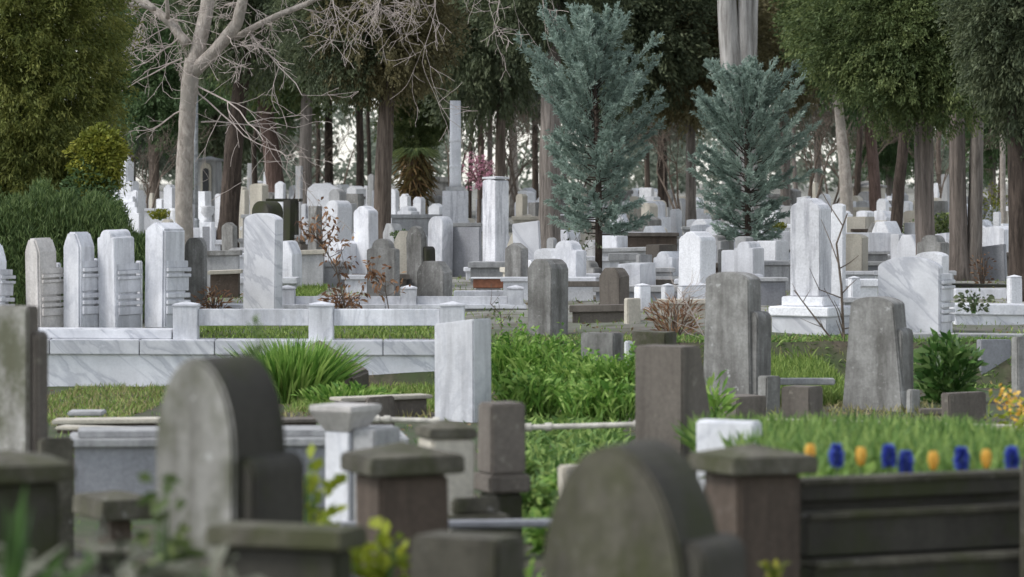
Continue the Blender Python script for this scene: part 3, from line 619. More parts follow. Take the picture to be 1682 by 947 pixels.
def urn_post(x, yt, ym, yb, Y, label, w):
    c = P(x, yb, Y); c.z = gz(Y); k = Y/F; root = thing('urn_post', label, 'urn post', c, R(-10), 'urn-topped grave posts')
    zt = PZ(yt,Y)-c.z; zm = PZ(ym,Y)-c.z; r = w*k/2
    bm = bmesh.new(); lathe(bm, [(r*.75, zm), (r*.45, zm+.06), (r*.55, zm+(zt-zm)*.3), (r*1.15, zm+(zt-zm)*.6), (r*1.0, zm+(zt-zm)*.85), (r*1.3, zt), (r*1.0, zt+.001)], 16); bm_obj('urn', bm, 'chalk', root, 0, True)
    bm = bmesh.new(); box(bm, -r, r, -r, r, -.03, zm-.002); bm_obj('post', bm, 'marble', root, .01)
    bm = bmesh.new(); box(bm, -r*.55, r*.55, -r-.012, -r-.001, (zm)*.45, zm*.92); bm_obj('inset_panel', bm, 'bluegrey', root, 0)
urn_post(290, 342, 372, 400, 56, 'white urn-topped post at the foot of the bare pale tree', 19)
urn_post(341, 338, 364, 400, 55.5, 'white urn-topped post with inset panel right of the bare pale tree', 20)
beam(283,374,56.4,345,374,56.2,22,.3,'marble','stone_rail','white marble rail between the two urn-topped posts','rail','grave rails')
def stepped_monument():
    Y = 76; c = P(212, 350, Y); c.z = gz(Y); k = Y/F; root = thing('stepped_monument', 'bright white stepped monument with knobbed top behind the dark hedge', 'monument', c, R(-25))
    for x0, x1, y0, y1, nm in ((-12,2,264,400,'pinnacle'),(-2,12,297,400,'tier'),(8,22,312,400,'tier'),(-32,-14,308,400,'wing')):
        bm = bmesh.new(); box(bm, x0*k, x1*k, -.15, .2, 0, PZ(y0,Y)-c.z); bm_obj(nm, bm, 'chalk', root, .03)
    bm = bmesh.new(); lathe(bm, [(.09, 0), (.11,.06), (.05,.12), (.01,.16)], 12, (-5*k, 0, PZ(264,Y)-c.z+.002)); bm_obj('knob', bm, 'chalk', root, 0, True)
    for i in range(4):
        bm = bmesh.new(); box(bm, (-2+i*1)*k, (20+i*9)*k, -.3-i*.12, -.18-i*.12, 0, PZ(322+i*9,Y)-c.z); bm_obj('step', bm, 'chalk', root, .01)
stepped_monument()
def lamp_pole(px, y0, Y, label):
    c = P(px, 330, Y); c.z = gz(Y); root = thing('lamp_pole', label, 'pole', c); H = PZ(y0,Y)-c.z
    bm = bmesh.new(); tube(bm, [(0,0,0),(0,0,H)], [.06,.045], 10); bm_obj('shaft', bm, 'metal', root, 0, True)
    bm = bmesh.new(); lathe(bm, [(.09,.0),(.09,.5),(.065,.55)], 10); bm_obj('sleeve', bm, 'metal', root, 0)
    bm = bmesh.new(); box(bm, -.04, .5, -.05, .05, H, H+.07); bm_obj('lamp_head', bm, 'metal', root, .02)
lamp_pole(322, -60, 82, 'slim grey metal pole rising right behind the bare pale tree')
GF = 'far white gravestones'
FAR = [ # x0, xs, x1, top, Y, shape, material, label
 (268,283,290,303,88,'shoulder','chalk','small white far gravestone left of the pale bare trunk, with notched top'),
 (318,338,347,314,86,'flat','chalk','square white far stone below the arched niche monument'),
 (243,250,256,317,92,'flat','cream','tiny cream far stone between the stepped monument and the notched one'),
 (385,402,409,306,78,'shoulder','cream','pale gravestone of stacked mouldings right of the dark leaning trunk'),
 (410,432,441,301,76,'gentle','cream','cream round-shouldered gravestone beside the stacked-mouldings one'),
 (449,464,468,297,74,'peak','chalk','white pointed gravestone standing on a dark table-like block'),
 (404,413,420,268,112,'flat','lgrey','pale square-headed post far behind the cream gravestone'),
 (432,438,440,282,118,'flat','chalk','tiny white stone against the reddish trunk'),
 (483,493,496,272,84,'flat','lgrey','slim pale pillar stone left of the grey trunk'),
 (556,588,596,318,70,'flat','grey','dark wide block right of the white curved monument'),
 (541,560,571,310,66,'round','lgrey','grey hooded round stone just above the white rounded one'),
 (603,613,615,285,96,'peak','lgrey','thin grey post stone with small cap left of the brown trunk'),
 (635,650,656,310,80,'oct','chalk','first of the white cluster right of the brown trunk, tilted a little'),
 (657,670,676,318,79,'shoulder','chalk','second of the white cluster right of the brown trunk, with shoulders'),
 (677,691,698,323,78,'oct','marble','third of the white cluster right of the brown trunk, greyer'),
 (703,722,731,334,76,'ogee','chalk','white stone with curly top above the round-topped white one'),
 (735,744,747,312,80,'flat','stripe','narrow white pillar stone left of the column pedestal'),
 (1050,1070,1075,308,92,'flat','chalk','flat white stone seen under the boughs between the two cypresses'),
 (1056,1075,1081,345,82,'oct','grey','dark small stone in front of the flat white one between the cypresses'),
 (1083,1097,1101,340,83,'flat','lgrey','grey square stone between the cypresses, right of the dark small one'),
 (1100,1112,1122,343,85,'round','chalk','white rounded stone at the left edge of the second cypress'),
 (1034,1047,1050,322,98,'gentle','cream','pale stone low behind the first cypress, right side'),
 (975,990,1000,335,90,'oct','chalk','white stone showing through the first cypress lower boughs'),
 (1255,1275,1283,345,72,'gentle','chalk','white rounded gravestone right of the second cypress trunk'),
 (1283,1303,1310,338,70,'flat','lgrey','grey flat gravestone beside the white rounded one right of second cypress'),
 (1310,1326,1334,322,80,'slope','chalk','white slanted stone half hidden by the streaked monument'),
 (1440,1455,1462,326,80,'oct','chalk','white stone between the reddish trunk and dark leaning trunk'),
 (1478,1494,1502,330,82,'gentle','chalk','white stone between the dark leaning trunk and big right trunk'),
 (1408,1430,1437,352,74,'oct','grey','dark pointed stone above the thick white beam rail'),
 (1437,1452,1459,362,72,'flat','cream','cream block stone above the thick beam rail, right of the dark pointed one'),
 (1486,1500,1512,366,66,'flat','lgrey','pale block stone left of the big right trunk foot'),
 (1534,1556,1564,382,62,'slope','marble2','bluish white slab between the big right trunk and the twin trunks'),
 (1632,1642,1646,348,70,'flat','chalk','white slender stone right of the twin trunks'),
 (1647,1653,1657,346,72,'flat','cream','cream slender post right of the slender white stone'),
 (1546,1556,1562,286,105,'flat','lgrey','far pale tall stone glimpsed left of the twin trunks'),
 (1530,1540,1546,300,110,'peak','chalk','tiny white peaked stone glimpsed right of the big right trunk'),
 (1605,1618,1624,370,64,'peak','chalk','white peaked stone right behind the twin trunks'),
 (1625,1655,1662,378,63,'flat','grey','dark wide block above the leaning blue-white stone'),
 (915,930,936,362,72,'flat','grey','grey flat stone right of the broad greyish trunk'),
 (846,858,866,318,88,'oct','cream','pale stone right of the slim white pillar stone'),
 (868,880,888,332,86,'flat','grey','grey stone left of the broad greyish trunk'),
 (505,520,529,338,66,'flat','grey','dark square stone below the white curved monument'),
 (463,476,483,328,70,'flat','dark','dark post-like stone under the slim pale pillar stone'),
 (1128,1140,1146,360,78,'gentle','chalk','white stone low under the second cypress, left side'),
 (1150,1163,1170,350,84,'oct','chalk','white cut-cornered stone behind the second cypress boughs'),
 (1190,1203,1210,356,80,'peak','chalk','white peaked stone behind the second cypress trunk, left'),
 (1345,1358,1366,318,90,'round','chalk','white round far stone above the narrow white gravestone'),
 (1392,1402,1408,330,86,'flat','chalk','white flat far stone right of the leaning pale trunk'),
 (300,312,318,335,72,'flat','marble','white low block directly behind the bare pale tree'),
 (352,362,368,318,82,'oct','chalk','white cut-cornered stone left of the dark leaning trunk'),
 (222,234,240,330,84,'shoulder','chalk','white stone with shoulders right of the stepped monument'),
 (256,266,272,326,90,'gentle','chalk','white gently curved far stone left of the notched far one'),
 (695,703,708,300,104,'flat','chalk','tiny white stone low before the palm'),
 (610,618,622,312,92,'gentle','chalk','tiny white stone at the foot of the brown trunk'),
 (1012,1022,1030,345,80,'peak','cream','small pale peaked stone right of the first cypress trunk'),
 (958,968,975,360,70,'gentle','chalk','white stone left against the first cypress trunk'),
 (898,910,916,390,60,'round','lgrey','grey rounded stone in front of the broad greyish trunk'),
 (1516,1523,1528,290,120,'flat','chalk','very far white stone beside the big right trunk'),
 (1330,1340,1346,300,118,'flat','cream','very far pale stone left of the leaning pale trunk'),
 (530,538,544,300,110,'flat','chalk','tiny bright stone above the white curved monument'),
]
for q in FAR: stone(*q[:8], group=GF, bevel=.01, th=28+((q[0]*7) % 14))
# crowds of tiny far stones that nothing in the photo tells apart
CROWD = [(200,300,312,345,95,125,9,'tiny far gravestone in the crowd left of the bare pale trunk'),(330,480,300,338,85,130,16,'tiny far gravestone in the crowd behind the dark leaning trunk'),
 (500,640,296,330,100,135,12,'tiny far gravestone in the crowd behind the white curved monument'),(640,740,300,335,90,125,9,'tiny far gravestone in the crowd before the palm'),
 (840,990,300,352,78,125,22,'tiny far gravestone in the crowd around the broad greyish trunk'),(990,1180,318,372,72,120,26,'tiny far gravestone in the crowd between the two blue-green cypresses'),
 (1180,1300,330,374,75,110,11,'tiny far gravestone in the crowd behind the second cypress trunk'),(1370,1520,300,362,68,125,24,'tiny far gravestone in the crowd between the trunks right of the monument'),
 (1525,1660,300,375,68,120,14,'tiny far gravestone in the crowd behind the twin trunks')]
random.seed(77)
for (xa, xb, ya, yb, Ya, Yb, cnt, lb) in CROWD:
    for q in range(cnt):
        Y = random.uniform(Ya, Yb); x = random.uniform(xa, xb); k = F/Y; hm = random.uniform(.5, 1.2); w_ = random.uniform(.28, .52)*k; s_ = random.uniform(.12,.3)*k
        yg = HY+(EZ-gz(Y))/Y*F
        stone(x, x+w_*.75, x+w_*.75+s_, yg-hm*k, Y, random.choice(('gentle','round','flat','cham','shoulder','peak','oct')), random.choice(('chalk','chalk','marble','marble','lgrey','cream','grey')), lb, random.uniform(22,42), group=lb.replace('tiny far gravestone in the','far'), name='far_gravestone')
KERBS = [(330,480,48,78,7,'low pale kerb grave in the crowd left of and behind the smooth white slab'),(470,660,50,92,12,'low pale kerb grave in the crowd around the white rounded and pointed gravestones'),
 (660,860,52,95,11,'low pale kerb grave in the crowd around the slim white pillar stone'),(860,1010,46,95,19,'low pale kerb grave in the crowd around the first cypress trunk'),
 (1000,1190,46,95,21,'low pale kerb grave in the crowd between the two cypress trunks'),(1180,1310,46,95,16,'low pale kerb grave in the crowd left of the streaked monument'),
 (1360,1530,43,95,20,'low pale kerb grave in the crowd right of the streaked monument'),(1520,1680,56,100,14,'low pale kerb grave in the crowd behind the twin trunks'),(190,330,62,100,8,'low pale kerb grave in the crowd at the foot of the bare pale tree')]
for (xa, xb, Ya, Yb, cnt, lb) in KERBS:
    for q in range(cnt):
        Y = Ya+(Yb-Ya)*((q+random.random())/cnt)**1.2; x = random.uniform(xa, xb); L_ = random.uniform(.7,1.5)*F/Y; hm = random.uniform(.18,.48); yg = HY+(EZ-gz(Y))/Y*F
        mt = random.choice(('chalk','marble','marble','lgrey','lgrey','bluegrey','cream','brown')); wall(x-L_/2, yg-hm*F/Y, Y, x+L_/2, yg-hm*F/Y, Y+random.uniform(-.15,.3), random.uniform(.06,.1)*F/Y, random.uniform(.35,.9), mt, mt if mt != 'bluegrey' else 'lgrey', lb, 'kerb_grave', 'grave', lb.replace('low pale kerb grave in the crowd', 'kerb graves'))
        if random.random() < .95:
            w_ = random.uniform(.32,.55)*F/Y; hh = random.uniform(.55,1.1)*F/Y; s_ = random.uniform(.12,.3)*F/Y; Y2 = Y+random.uniform(.5,1.4); x2 = x+random.uniform(-.4,.2)*L_
            if Y2 > 47: stone(x2, x2+w_*.75, x2+w_*.75+s_, HY+(EZ-gz(Y2))/Y2*F-hh*.85, Y2, random.choice(('gentle','round','flat','cham','shoulder','peak','oct','ogee') if Y2 > 62 else ('gentle','flat','cham','shoulder')), random.choice(('chalk','marble','marble','lgrey','cream','grey','chalk')), lb.replace('low pale kerb grave','modest far headstone'), random.uniform(22,42), group=lb.replace('low pale kerb grave in the crowd', 'modest headstones'), name='headstone', cat='headstone')
n = 5200; lx = rng.uniform(-9, 9, n); ly = 9+50*rng.random(n)**1.1
o = leaves('fallen_leaves', np.stack([lx, ly, np.array([gz(v)+.012 for v in ly])], 1), unit(n)*np.array([1,1,.25]), .05*(.5+rng.random(n)), .028, 'litter', None, .1); tag(o, 'dry brown leaves fallen on the ground between the stones', 'fallen leaves', None, 'stuff')
for i, (x, Y, rx, h, mt, lb) in enumerate(((470,63,.3,.4,'l_hedge','small green bush behind the smooth white slab, right'),(520,74,.3,.5,'l_rust','brownish bush below the white curved monument'),(880,66,.3,.5,'l_hedge','small green bush right of the slim white pillar stone'),
   (1005,70,.35,.5,'l_dark','dark little bush right of the first cypress trunk'),(1150,64,.35,.5,'l_hedge','green bush under the second cypress, left'),(1205,76,.3,.5,'l_dark','dark little bush behind the second cypress trunk'),(1395,62,.25,.4,'l_hedge','green bush above the thick white beam rail'),
   (1500,72,.35,.7,'l_hedge','green bush between the slanting trunk and big right trunk'),(1625,66,.3,.6,'l_rust','brownish bush right of the twin trunks, low'),(620,84,.35,.5,'l_hedge','green bush behind the brown trunk foot'),(400,88,.4,.6,'l_dark','dark bush behind the stacked-mouldings stone'),(750,64,.3,.35,'l_rust','brownish bush at the foot of the blue-white panel'))):
    bushy('small_bush', lb, 'bush', x, Y, rx, rx, h, 420, .09, .035, mt, 4, .6, 'small bushes among the graves')
# white curved monument
def curved_monument():
    Y = 84; c = P(535, 342, Y); c.z = gz(Y); k = Y/F; root = thing('curved_monument', 'bright white wide monument with swept curved top, behind the hooded stone', 'monument', c, R(-8))
    H = PZ(301,Y)-c.z; w = 68*k/2
    bm = bmesh.new(); prism(bm, [(-w*.85, 0), (w, 0), (w, H*.72), (w*.6, H*.9), (w*.1, H), (-w*.5, H), (-w*.85, H*.9)], -.2, .3); bm_obj('slab', bm, 'chalk', root, .02)
    bm = bmesh.new(); box(bm, -w*1.1, -w*.87, -.3, .35, 0, H*.62); bm_obj('side_pier', bm, 'chalk', root, .02)
    bm = bmesh.new(); box(bm, -w*1.0, w*1.05, -.4, -.22, 0, H*.35); bm_obj('front_step', bm, 'marble', root, .02)
curved_monument()
def table_block():
    Y = 73; c = P(462, 345, Y); c.z = gz(Y); k = Y/F; root = thing('stone_table', 'dark table-like grave block carrying a white pointed stone', 'grave', c); H = PZ(326,Y)-c.z
    bm = bmesh.new(); box(bm, -24*k, 34*k, -.3, .3, H-.07, H); bm_obj('table_slab', bm, 'dark', root, .01)
    for x in (-16, 22): bm = bmesh.new(); box(bm, (x-6)*k, (x+6)*k, -.22, .22, -.05, H-.072); bm_obj('leg', bm, 'dark', root, .01)
table_block()
for i, (xa, xb, yy, Y, hp, mt, lb) in enumerate(((200,280,342,78,5,'chalk','white low kerb wall at the foot of the stepped monument'),(395,460,352,66,6,'lgrey','pale kerb wall behind the smooth white slab top'),
    (640,735,352,74,6,'lgrey','pale kerb wall under the white cluster of stones'),(640,700,402,62,8,'cream','cream kerb wall below the green tuft, right of the brown trunk'),
    (735,792,366,70,6,'lgrey','dark-lined slab wall under the column pedestal'),(690,760,290,105,8,'grey','far grey wall left of the marble column'),(1120,1250,372,70,5,'lgrey','pale kerb wall running behind the second cypress'),
    (1255,1300,368,68,6,'chalk','white kerb wall below the two stones right of the second cypress'),(1390,1520,340,84,6,'cream','far cream wall between the trunks at right'),(1400,1462,376,64,5,'brick','reddish kerb just above the thick beam rail'),
    (1490,1540,400,60,6,'chalk','white kerb wall at the foot of the big right trunk'),(840,930,355,80,6,'cream','far cream kerb right of the slim white pillar stone'),(585,640,372,66,6,'lgrey','pale kerb by the brown trunk foot'),
    (500,600,322,92,5,'grey','far dark kerb behind the curved monument'),(1180,1300,318,112,6,'grey','far grey wall glimpsed right of the second cypress'),(930,1060,312,116,6,'grey','far grey wall glimpsed between the cypresses'),
    (560,640,452,50,7,'marble','white low kerb wall behind the knobbed grey gravestone'),(940,1000,448,50,8,'lgrey','pale kerb wall left of the brown cut-cornered stone'),(1080,1180,492,42,7,'cream','pale kerb wall behind the dry red plant'),
    (1380,1450,490,41,7,'lgrey','pale kerb wall left of the broad white gravestone'),(1000,1110,440,49,7,'lgrey','pale kerb wall behind the small white posts'))):
    wall(xa, yy, Y, xb, yy, Y, hp, .4, mt, mt, lb, 'grave_kerb', 'kerb', 'grave kerbs')
# brick hut at far right
def hut():
    Y = 96; c = P(1418, 350, Y); c.z = gz(Y); k = Y/F; root = thing('brick_hut', 'small pale brick hut far behind the leaning pale trunk', 'hut', c, R(-15)); H = PZ(308,Y)-c.z
    bm = bmesh.new(); box(bm, -.55, .55, 0, .9, 0, H); bm_obj('wall', bm, 'cream', root, .01)
    bm = bmesh.new(); pyramid(bm, -.6, .6, -.05, .95, H+.002, H+.06, H+.22); bm_obj('roof', bm, 'grey', root, .01)
    bm = bmesh.new(); box(bm, -.12, .12, -.01, -.001, H*.55, H*.85); bm_obj('window', bm, 'glassdark', root, 0)
hut()

# ================================================================== PLANTS AND GROUND COVER
def gx(px, Y): return PX(px, Y)
scatter_blades('grass', gx(70,33), gx(290,33), 28.5, 36.0, 3000, .10, .011, 'l_grass', 'short bright grass strip in front of the veined marble wall')
scatter_blades('grass', gx(500,33), gx(730,33), 30, 35.6, 4600, .14, .012, 'l_grass', 'rough bright grass below the railed wall beside the clean white gravestone')
scatter_blades('grass', gx(1262,32.5), gx(1400,32.5), 31.5, 36.2, 6500, .22, .014, 'l_grass', 'tall bright grass between the two tall grey gravestones', zfun=lambda y: gz(y)+(y-31.5)*.05)
scatter_blades('grass', gx(840,22), gx(1060,22), 18, 29, 3600, .20, .030, 'l_bed', 'dense green weeds below the chalky pipe rail', bend=.4, lean=.7)
scatter_blades('grass', gx(330,40), gx(760,40), 36.9, 43, 9000, .10, .012, 'l_grass', 'grass inside the railed plot behind the long wall')
scatter_blades('grass', -7, 7.5, 8, 30, 9000, .09, .012, 'l_bed', 'thin grass and weeds between the near stones')
scatter_blades('grass', -12, 12, 37, 75, 16000, .10, .014, 'l_grass', 'patchy grass between the middle rows of stones')
scatter_blades('grass', gx(1372,56), gx(1470,56), 52, 58, 2500, .12, .015, 'l_hedge', 'green grass glimpsed under the thick white beam rail')
scatter_blades('grass', gx(430,50), gx(530,50), 47, 51.5, 2600, .16, .016, 'l_grass', 'green tufts under the pale stained box wall')
scatter_blades('dry_grass', gx(70,33), gx(290,33), 27.6, 36.0, 2600, .10, .010, 'l_straw', 'straw-coloured dry grass mixed into the strip before the veined wall')
scatter_blades('dry_grass', gx(500,33), gx(1500,33), 29, 36.9, 6000, .12, .010, 'l_straw', 'straw-coloured dry grass among the weeds and grey gravestones')
scatter_blades('bank_grass', gx(738,36.4), gx(1700,36.4), 35.6, 37.6, 9000, .12, .014, 'l_bed', 'green weeds and grass on the bank right of the railed wall', bend=.4, lean=.6)
for i, (x, Y, rx, h, lb) in enumerate(((870,19.5,.13,.24,'leafy green clump below the chalky pipe rail, right of the brown square post'),(935,20.5,.16,.22,'leafy green clump below the middle of the chalky pipe rail'),(1000,21.5,.15,.2,'leafy green clump at the foot of the wedge-shaped stone'),
     (905,17.5,.13,.24,'leafy green clump beside the small pale block behind the blurred gravestone'),(850,22,.14,.2,'leafy green clump under the left end of the chalky pipe rail'),(960,18.5,.14,.16,'leafy green clump just above the blurred gravestone top'))):
    bushy('weed_clump', lb, 'weeds', x, Y, rx, rx, h, 420, .075, .030, 'l_weed' if i % 2 else 'l_bed', 4, .6, 'leafy clumps below the pipe rail', bend=.4)
# the flower bed
bz = lambda y: EZ-1.36-.05*(y-14)
bm = bmesh.new(); v = [bm.verts.new(p) for p in ((PX(1255,14)-.02,13.45,-.0),(PX(1720,14),13.9,0),(PX(1760,20),21,0),(PX(1255,20),21,0))]
for q, z in zip(v, (bz(13.5)-.05, bz(14)-.05, bz(21)-.05, bz(21)-.05)): q.co.z = z
bm.faces.new(v); g = bmesh.ops.extrude_face_region(bm, geom=bm.faces[:])
for e in g['geom']:
    if isinstance(e, bmesh.types.BMVert): e.co.z = -.2
bmesh.ops.recalc_face_normals(bm, faces=bm.faces[:]); o = bm_obj('flower_bed', bm, 'ground', None, 0); o['kind'] = 'structure'
scatter_blades('flower_bed_greenery', PX(1248,15)+.0, PX(1740,15)+.3, 14.02, 20.8, 17000, .30, .027, 'l_bed', 'dense green leaves filling the flower bed', 'foliage', lean=.42, zfun=lambda y: bz(y)-.05-.04*(y < 14.6), bend=.28)
scatter_blades('flower_bed_greenery', PX(1262,15), PX(1740,15)+.3, 14.05, 19.5, 1500, .17, .07, 'l_weed', 'broader leafy plants standing among the flower bed greenery', 'foliage', lean=.8, zfun=lambda y: bz(y)+.02, bend=.5, clumpy=70)
scatter_blades('flower_bed_greenery', PX(1262,15), PX(1740,15)+.3, 14.0, 18, 2600, .16, .06, 'l_dark', 'dark leaves between the flower bed blooms', 'foliage', lean=.8, zfun=lambda y: bz(y)-.03, bend=.5, clumpy=60)
def hyacinth(px, py, Y, label):
    z0 = bz(Y)-.05; root = thing('blue_hyacinth', label, 'flower', (PX(px,Y), Y, z0), 0, 'blue flowers of the bed'); zc = PZ(py,Y)-z0
    n = 260; t = rng.random(n); a = rng.random(n)*6.28; r = 1*.016*np.sin(np.pi*np.clip(t,.08,.95))**.5*rng.random(n)**.4
    B = np.stack([np.cos(a)*r, np.sin(a)*r, zc-.042+random.uniform(-.008,.008)+.085*t], 1); D = np.stack([np.cos(a), np.sin(a), t*.9-.1], 1)
    leaves('bloom', B, D, .026, .020, 'petal_b', root, .2)
    bm = bmesh.new(); tube(bm, [(0,0,0),(0,0,zc+.02)], [.008,.006], 6); bm_obj('stem', bm, 'stem', root, 0)
    k = np.linspace(0, 6.28, 6)[:5]; leaves('leaf', np.zeros((5,3)), np.stack([np.cos(k)*.35, np.sin(k)*.35, np.ones(5)], 1), zc*.8, .025, 'l_bed', root, .15)
def tulip(px, py, Y, label):
    z0 = bz(Y)-.05; root = thing('orange_tulip', label, 'flower', (PX(px,Y), Y, z0), random.random()*6, 'orange flowers of the bed'); zc = PZ(py,Y)-z0
    for i in range(6):
        a = i*math.pi/3; bm = bmesh.new(); rows = []; rr = .023 if i % 2 else .019
        for t in (0,.2,.45,.7,.88,1):
            wd = .032*math.sin(math.pi*min(.97, t*.80+.12))**.9*(1 if t < 1 else .15); ro = rr*(.25+.85*math.sin(math.pi*(t*.74+.1)))
            rows.append([bm.verts.new((math.cos(a+s*wd/max(ro,.012)*.5)*ro, math.sin(a+s*wd/max(ro,.012)*.5)*ro, zc-.044+.086*t)) for s in (-1,0,1)])
        for p, q in zip(rows, rows[1:]):
            for j in range(2): bm.faces.new((p[j], p[j+1], q[j+1], q[j]))
        me = bpy.data.meshes.new('petal'); bm.to_mesh(me); bm.free(); me.polygons.foreach_set('use_smooth', [True]*len(me.polygons))
        at = me.attributes.new('rnd', 'FLOAT', 'FACE'); at.data.foreach_set('value', [random.random()*.3+.12*(k % 5) for k in range(len(me.polygons))])
        link('petal', me, 'petal_o', root)
    bm = bmesh.new(); tube(bm, [(0,0,0),(0,0,zc-.04)], [.007,.006], 6); bm_obj('stem', bm, 'stem', root, 0)
    k = np.linspace(0, 6.28, 4)[:3]; leaves('leaf', np.zeros((3,3)), np.stack([np.cos(k)*.3, np.sin(k)*.3, np.ones(3)], 1), zc*.8, .035, 'l_bed', root, .15)
FY = 13.85
for x, y, lb in ((1331,743,'orange tulip furthest left, beside the reddish pillar'),(1414,748,'pale orange tulip between two blue hyacinths on the left half of the bed'),(1533,755,'orange tulip right of the pair of blue hyacinths'),(1620,752,'pale orange tulip between the last two blue hyacinths')): tulip(x, y, FY, lb)
for x, y, lb in ((1374,747,'blue hyacinth between the two left orange tulips'),(1460,752,'blue hyacinth, left one of the close pair'),(1488,757,'blue hyacinth, right one of the close pair'),(1579,753,'blue hyacinth between the two right orange tulips'),(1662,753,'blue hyacinth nearest the right edge post')): hyacinth(x, y, FY, lb)
def pansy(px, py, Y, label):
    z0 = gz(Y); root = thing('orange_pansy_plant', label, 'flower', (PX(px,Y), Y, z0), 0, 'orange pansies'); zc = PZ(py,Y)-z0; n = 40
    B = np.stack([rng.normal(size=n)*.05, rng.normal(size=n)*.05, zc+rng.normal(size=n)*.05], 1); leaves('blossoms', B, unit(n)+np.array([0,-.6,.2]), .034, .032, 'petal_o', root, .1)
    n = 90; B = np.stack([rng.normal(size=n)*.08, rng.normal(size=n)*.08, zc*rng.random(n)], 1); leaves('foliage', B, unit(n)+np.array([0,0,.6]), .08, .03, 'l_lime', root, .3)
pansy(1652,650,22.5,'small yellow-orange flowering plant below the cut-off grey gravestone'); pansy(1672,672,21.8,'orange flowering plant touching the right edge')
bushy('weed_clump','tiny yellow-green sprig at the bottom edge before the pillar by the flower bed','weeds',1272,11.5,.03,.03,.10,26,.05,.03,'l_gold',2,1.0,z=PZ(965,11.5))
# weeds and shrubs
gc = thing('grass_clump', 'big clump of long bright grass blades below the first railing post', 'grass clump', (PX(482,32),32,gz(32)))
n = 1100; aa = rng.random(n)*6.28; r_ = rng.random(n)**.7
leaves('blades', np.stack([np.cos(aa)*r_*.32, np.sin(aa)*r_*.3, np.zeros(n)], 1), np.stack([np.cos(aa)*r_*.42, np.sin(aa)*r_*.42, np.full(n,1.)], 1)+unit(n)*.28, (.34+.36*rng.random(n))*1.6, .030, 'l_weed', gc, .34, None, .5, .6)
bushy('weed_clump', 'low weeds at the foot of the fallen brown slab', 'weeds', 570, 31.2, .5, .25, .16, 600, .14, .025, 'l_weed', 3, .8)
for i, (x, Y, rx, h, n, lb) in enumerate(((848,33.5,.30,.68,1000,'lush weed clump left, under the streaked grey gravestone'),(905,33,.38,.60,1300,'lush weed clump in front of the streaked grey gravestone'),
     (965,32,.34,.48,1000,'lush weed clump before the square grey-brown block'),(1012,31,.30,.50,800,'lush weed clump left of the wedge-shaped stone'),(875,29,.30,.42,800,'low lush weeds just above the chalky pipe rail, left'),(985,28.5,.34,.36,900,'low lush weeds just above the chalky pipe rail, right'))):
    o = bushy('weed_clump', lb, 'weeds', x, Y, rx, .3, h, int(n*.6), .13, .036, 'l_weed', 4, .9, 'lush weed clumps', bend=.45)
    m_ = 950; aa = rng.random(m_)*6.28; r_ = rng.random(m_)**.7*rx
    leaves('blades', np.stack([np.cos(aa)*r_, np.sin(aa)*r_, h*.5*rng.random(m_)], 1), unit(m_)*.5+np.array([0,0,1.]), h*.8*(.35+1.0*rng.random(m_)), .024, 'l_weed', o, .4)
    k_ = 7; 
    for q in range(k_):                                      # taller leafy stalks that break the mound
        px_, py_ = random.uniform(-rx,rx)*.8, random.uniform(-.2,.2); hh = h*random.uniform(.95,1.35); m2 = 34; t_ = rng.random(m2)
        leaves('foliage', np.stack([px_+rng.normal(size=m2)*.02, py_+rng.normal(size=m2)*.02, hh*(.3+.7*t_)], 1), unit(m2)+np.array([0,0,.5]), .10*(1.2-.6*t_), .034, 'l_weed', o, .4)
bushy('leafy_shrub', 'glossy green leafy shrub right of the flared grey gravestone', 'shrub', 1556, 31.8, .34, .3, .66, 620, .17, .055, 'l_shrub', 8, .8)
bushy('leafy_shrub', 'yellow-green sprouting plant right of the wedge-shaped stone', 'shrub', 1170, 26, .14, .14, .52, 160, .16, .035, 'l_weed', 4, 1.0)
bushy('weed_clump', 'lime green weed between the dark gravestone block and the reddish pillar', 'weeds', 505, 12.2, .13, .12, .42, 100, .075, .042, 'l_lime', 5, .6, 'lime weeds', z=PZ(920,12.2))
bushy('weed_clump', 'lime green weed at the bottom edge left of the greenish block', 'weeds', 628, 10.8, .13, .1, .26, 110, .07, .042, 'l_lime', 5, .6, 'lime weeds', z=PZ(990,10.8))
bushy('sprig_shrub', 'thin dark green sprig shrub rising right of the tall round-topped gravestone', 'shrub', 423, 14, .06, .06, PZ(510,14)-gz(14), 700, .06, .010, 'l_hedge', 3, 1.2)
bushy('ivy_sprig', 'small dark leafy sprig against the face of the tall round-topped gravestone', 'weeds', 268, 9.7, .09, .05, .62, 60, .07, .05, 'l_dark', 4, .4, z=gz(9.7)+.0+.45)
bushy('leaf_clump', 'dark clump of broad blurred blades at the bottom left corner', 'plant', 0, 7.6, .07, .08, .46, 26, .34, .034, 'l_fg', 2, 1.5, z=PZ(1020,7.6)-.10, rise=.3)
bushy('dry_leaf_heap', 'heap of dry grey-green leaves at the bottom left', 'plant', 150, 8.4, .26, .14, .16, 60, .22, .03, 'l_dry', 3, .3, z=PZ(985,8.4), bend=.6)
bushy('dry_leaf_heap', 'dry grey leaves at the foot of the tall round-topped gravestone', 'plant', 330, 8.6, .12, .1, .08, 22, .16, .035, 'l_dry', 3, .3, z=PZ(975,8.6), bend=.5)
bushy('leafy_shrub', 'green weeds at the foot of the greenish block and blurred gravestone', 'weeds', 880, 14, .14, .14, .3, 140, .08, .03, 'l_weed', 4, .8)
bushy('dry_plant', 'dry red-brown bushy plant between the small white posts and the mossy-topped stone', 'shrub', 1108, 37.8, .34, .25, .44, 420, .17, .014, 'l_rust', 8, .9, 'rusty dry plants', stemmat='twig_dark')
bushy('dry_plant', 'dry red-brown plant beside the dark grey gravestone at left', 'shrub', 350, 43, .28, .2, .36, 210, .09, .022, 'l_rust', 8, .6, 'rusty dry plants', stemmat='twig_dark')
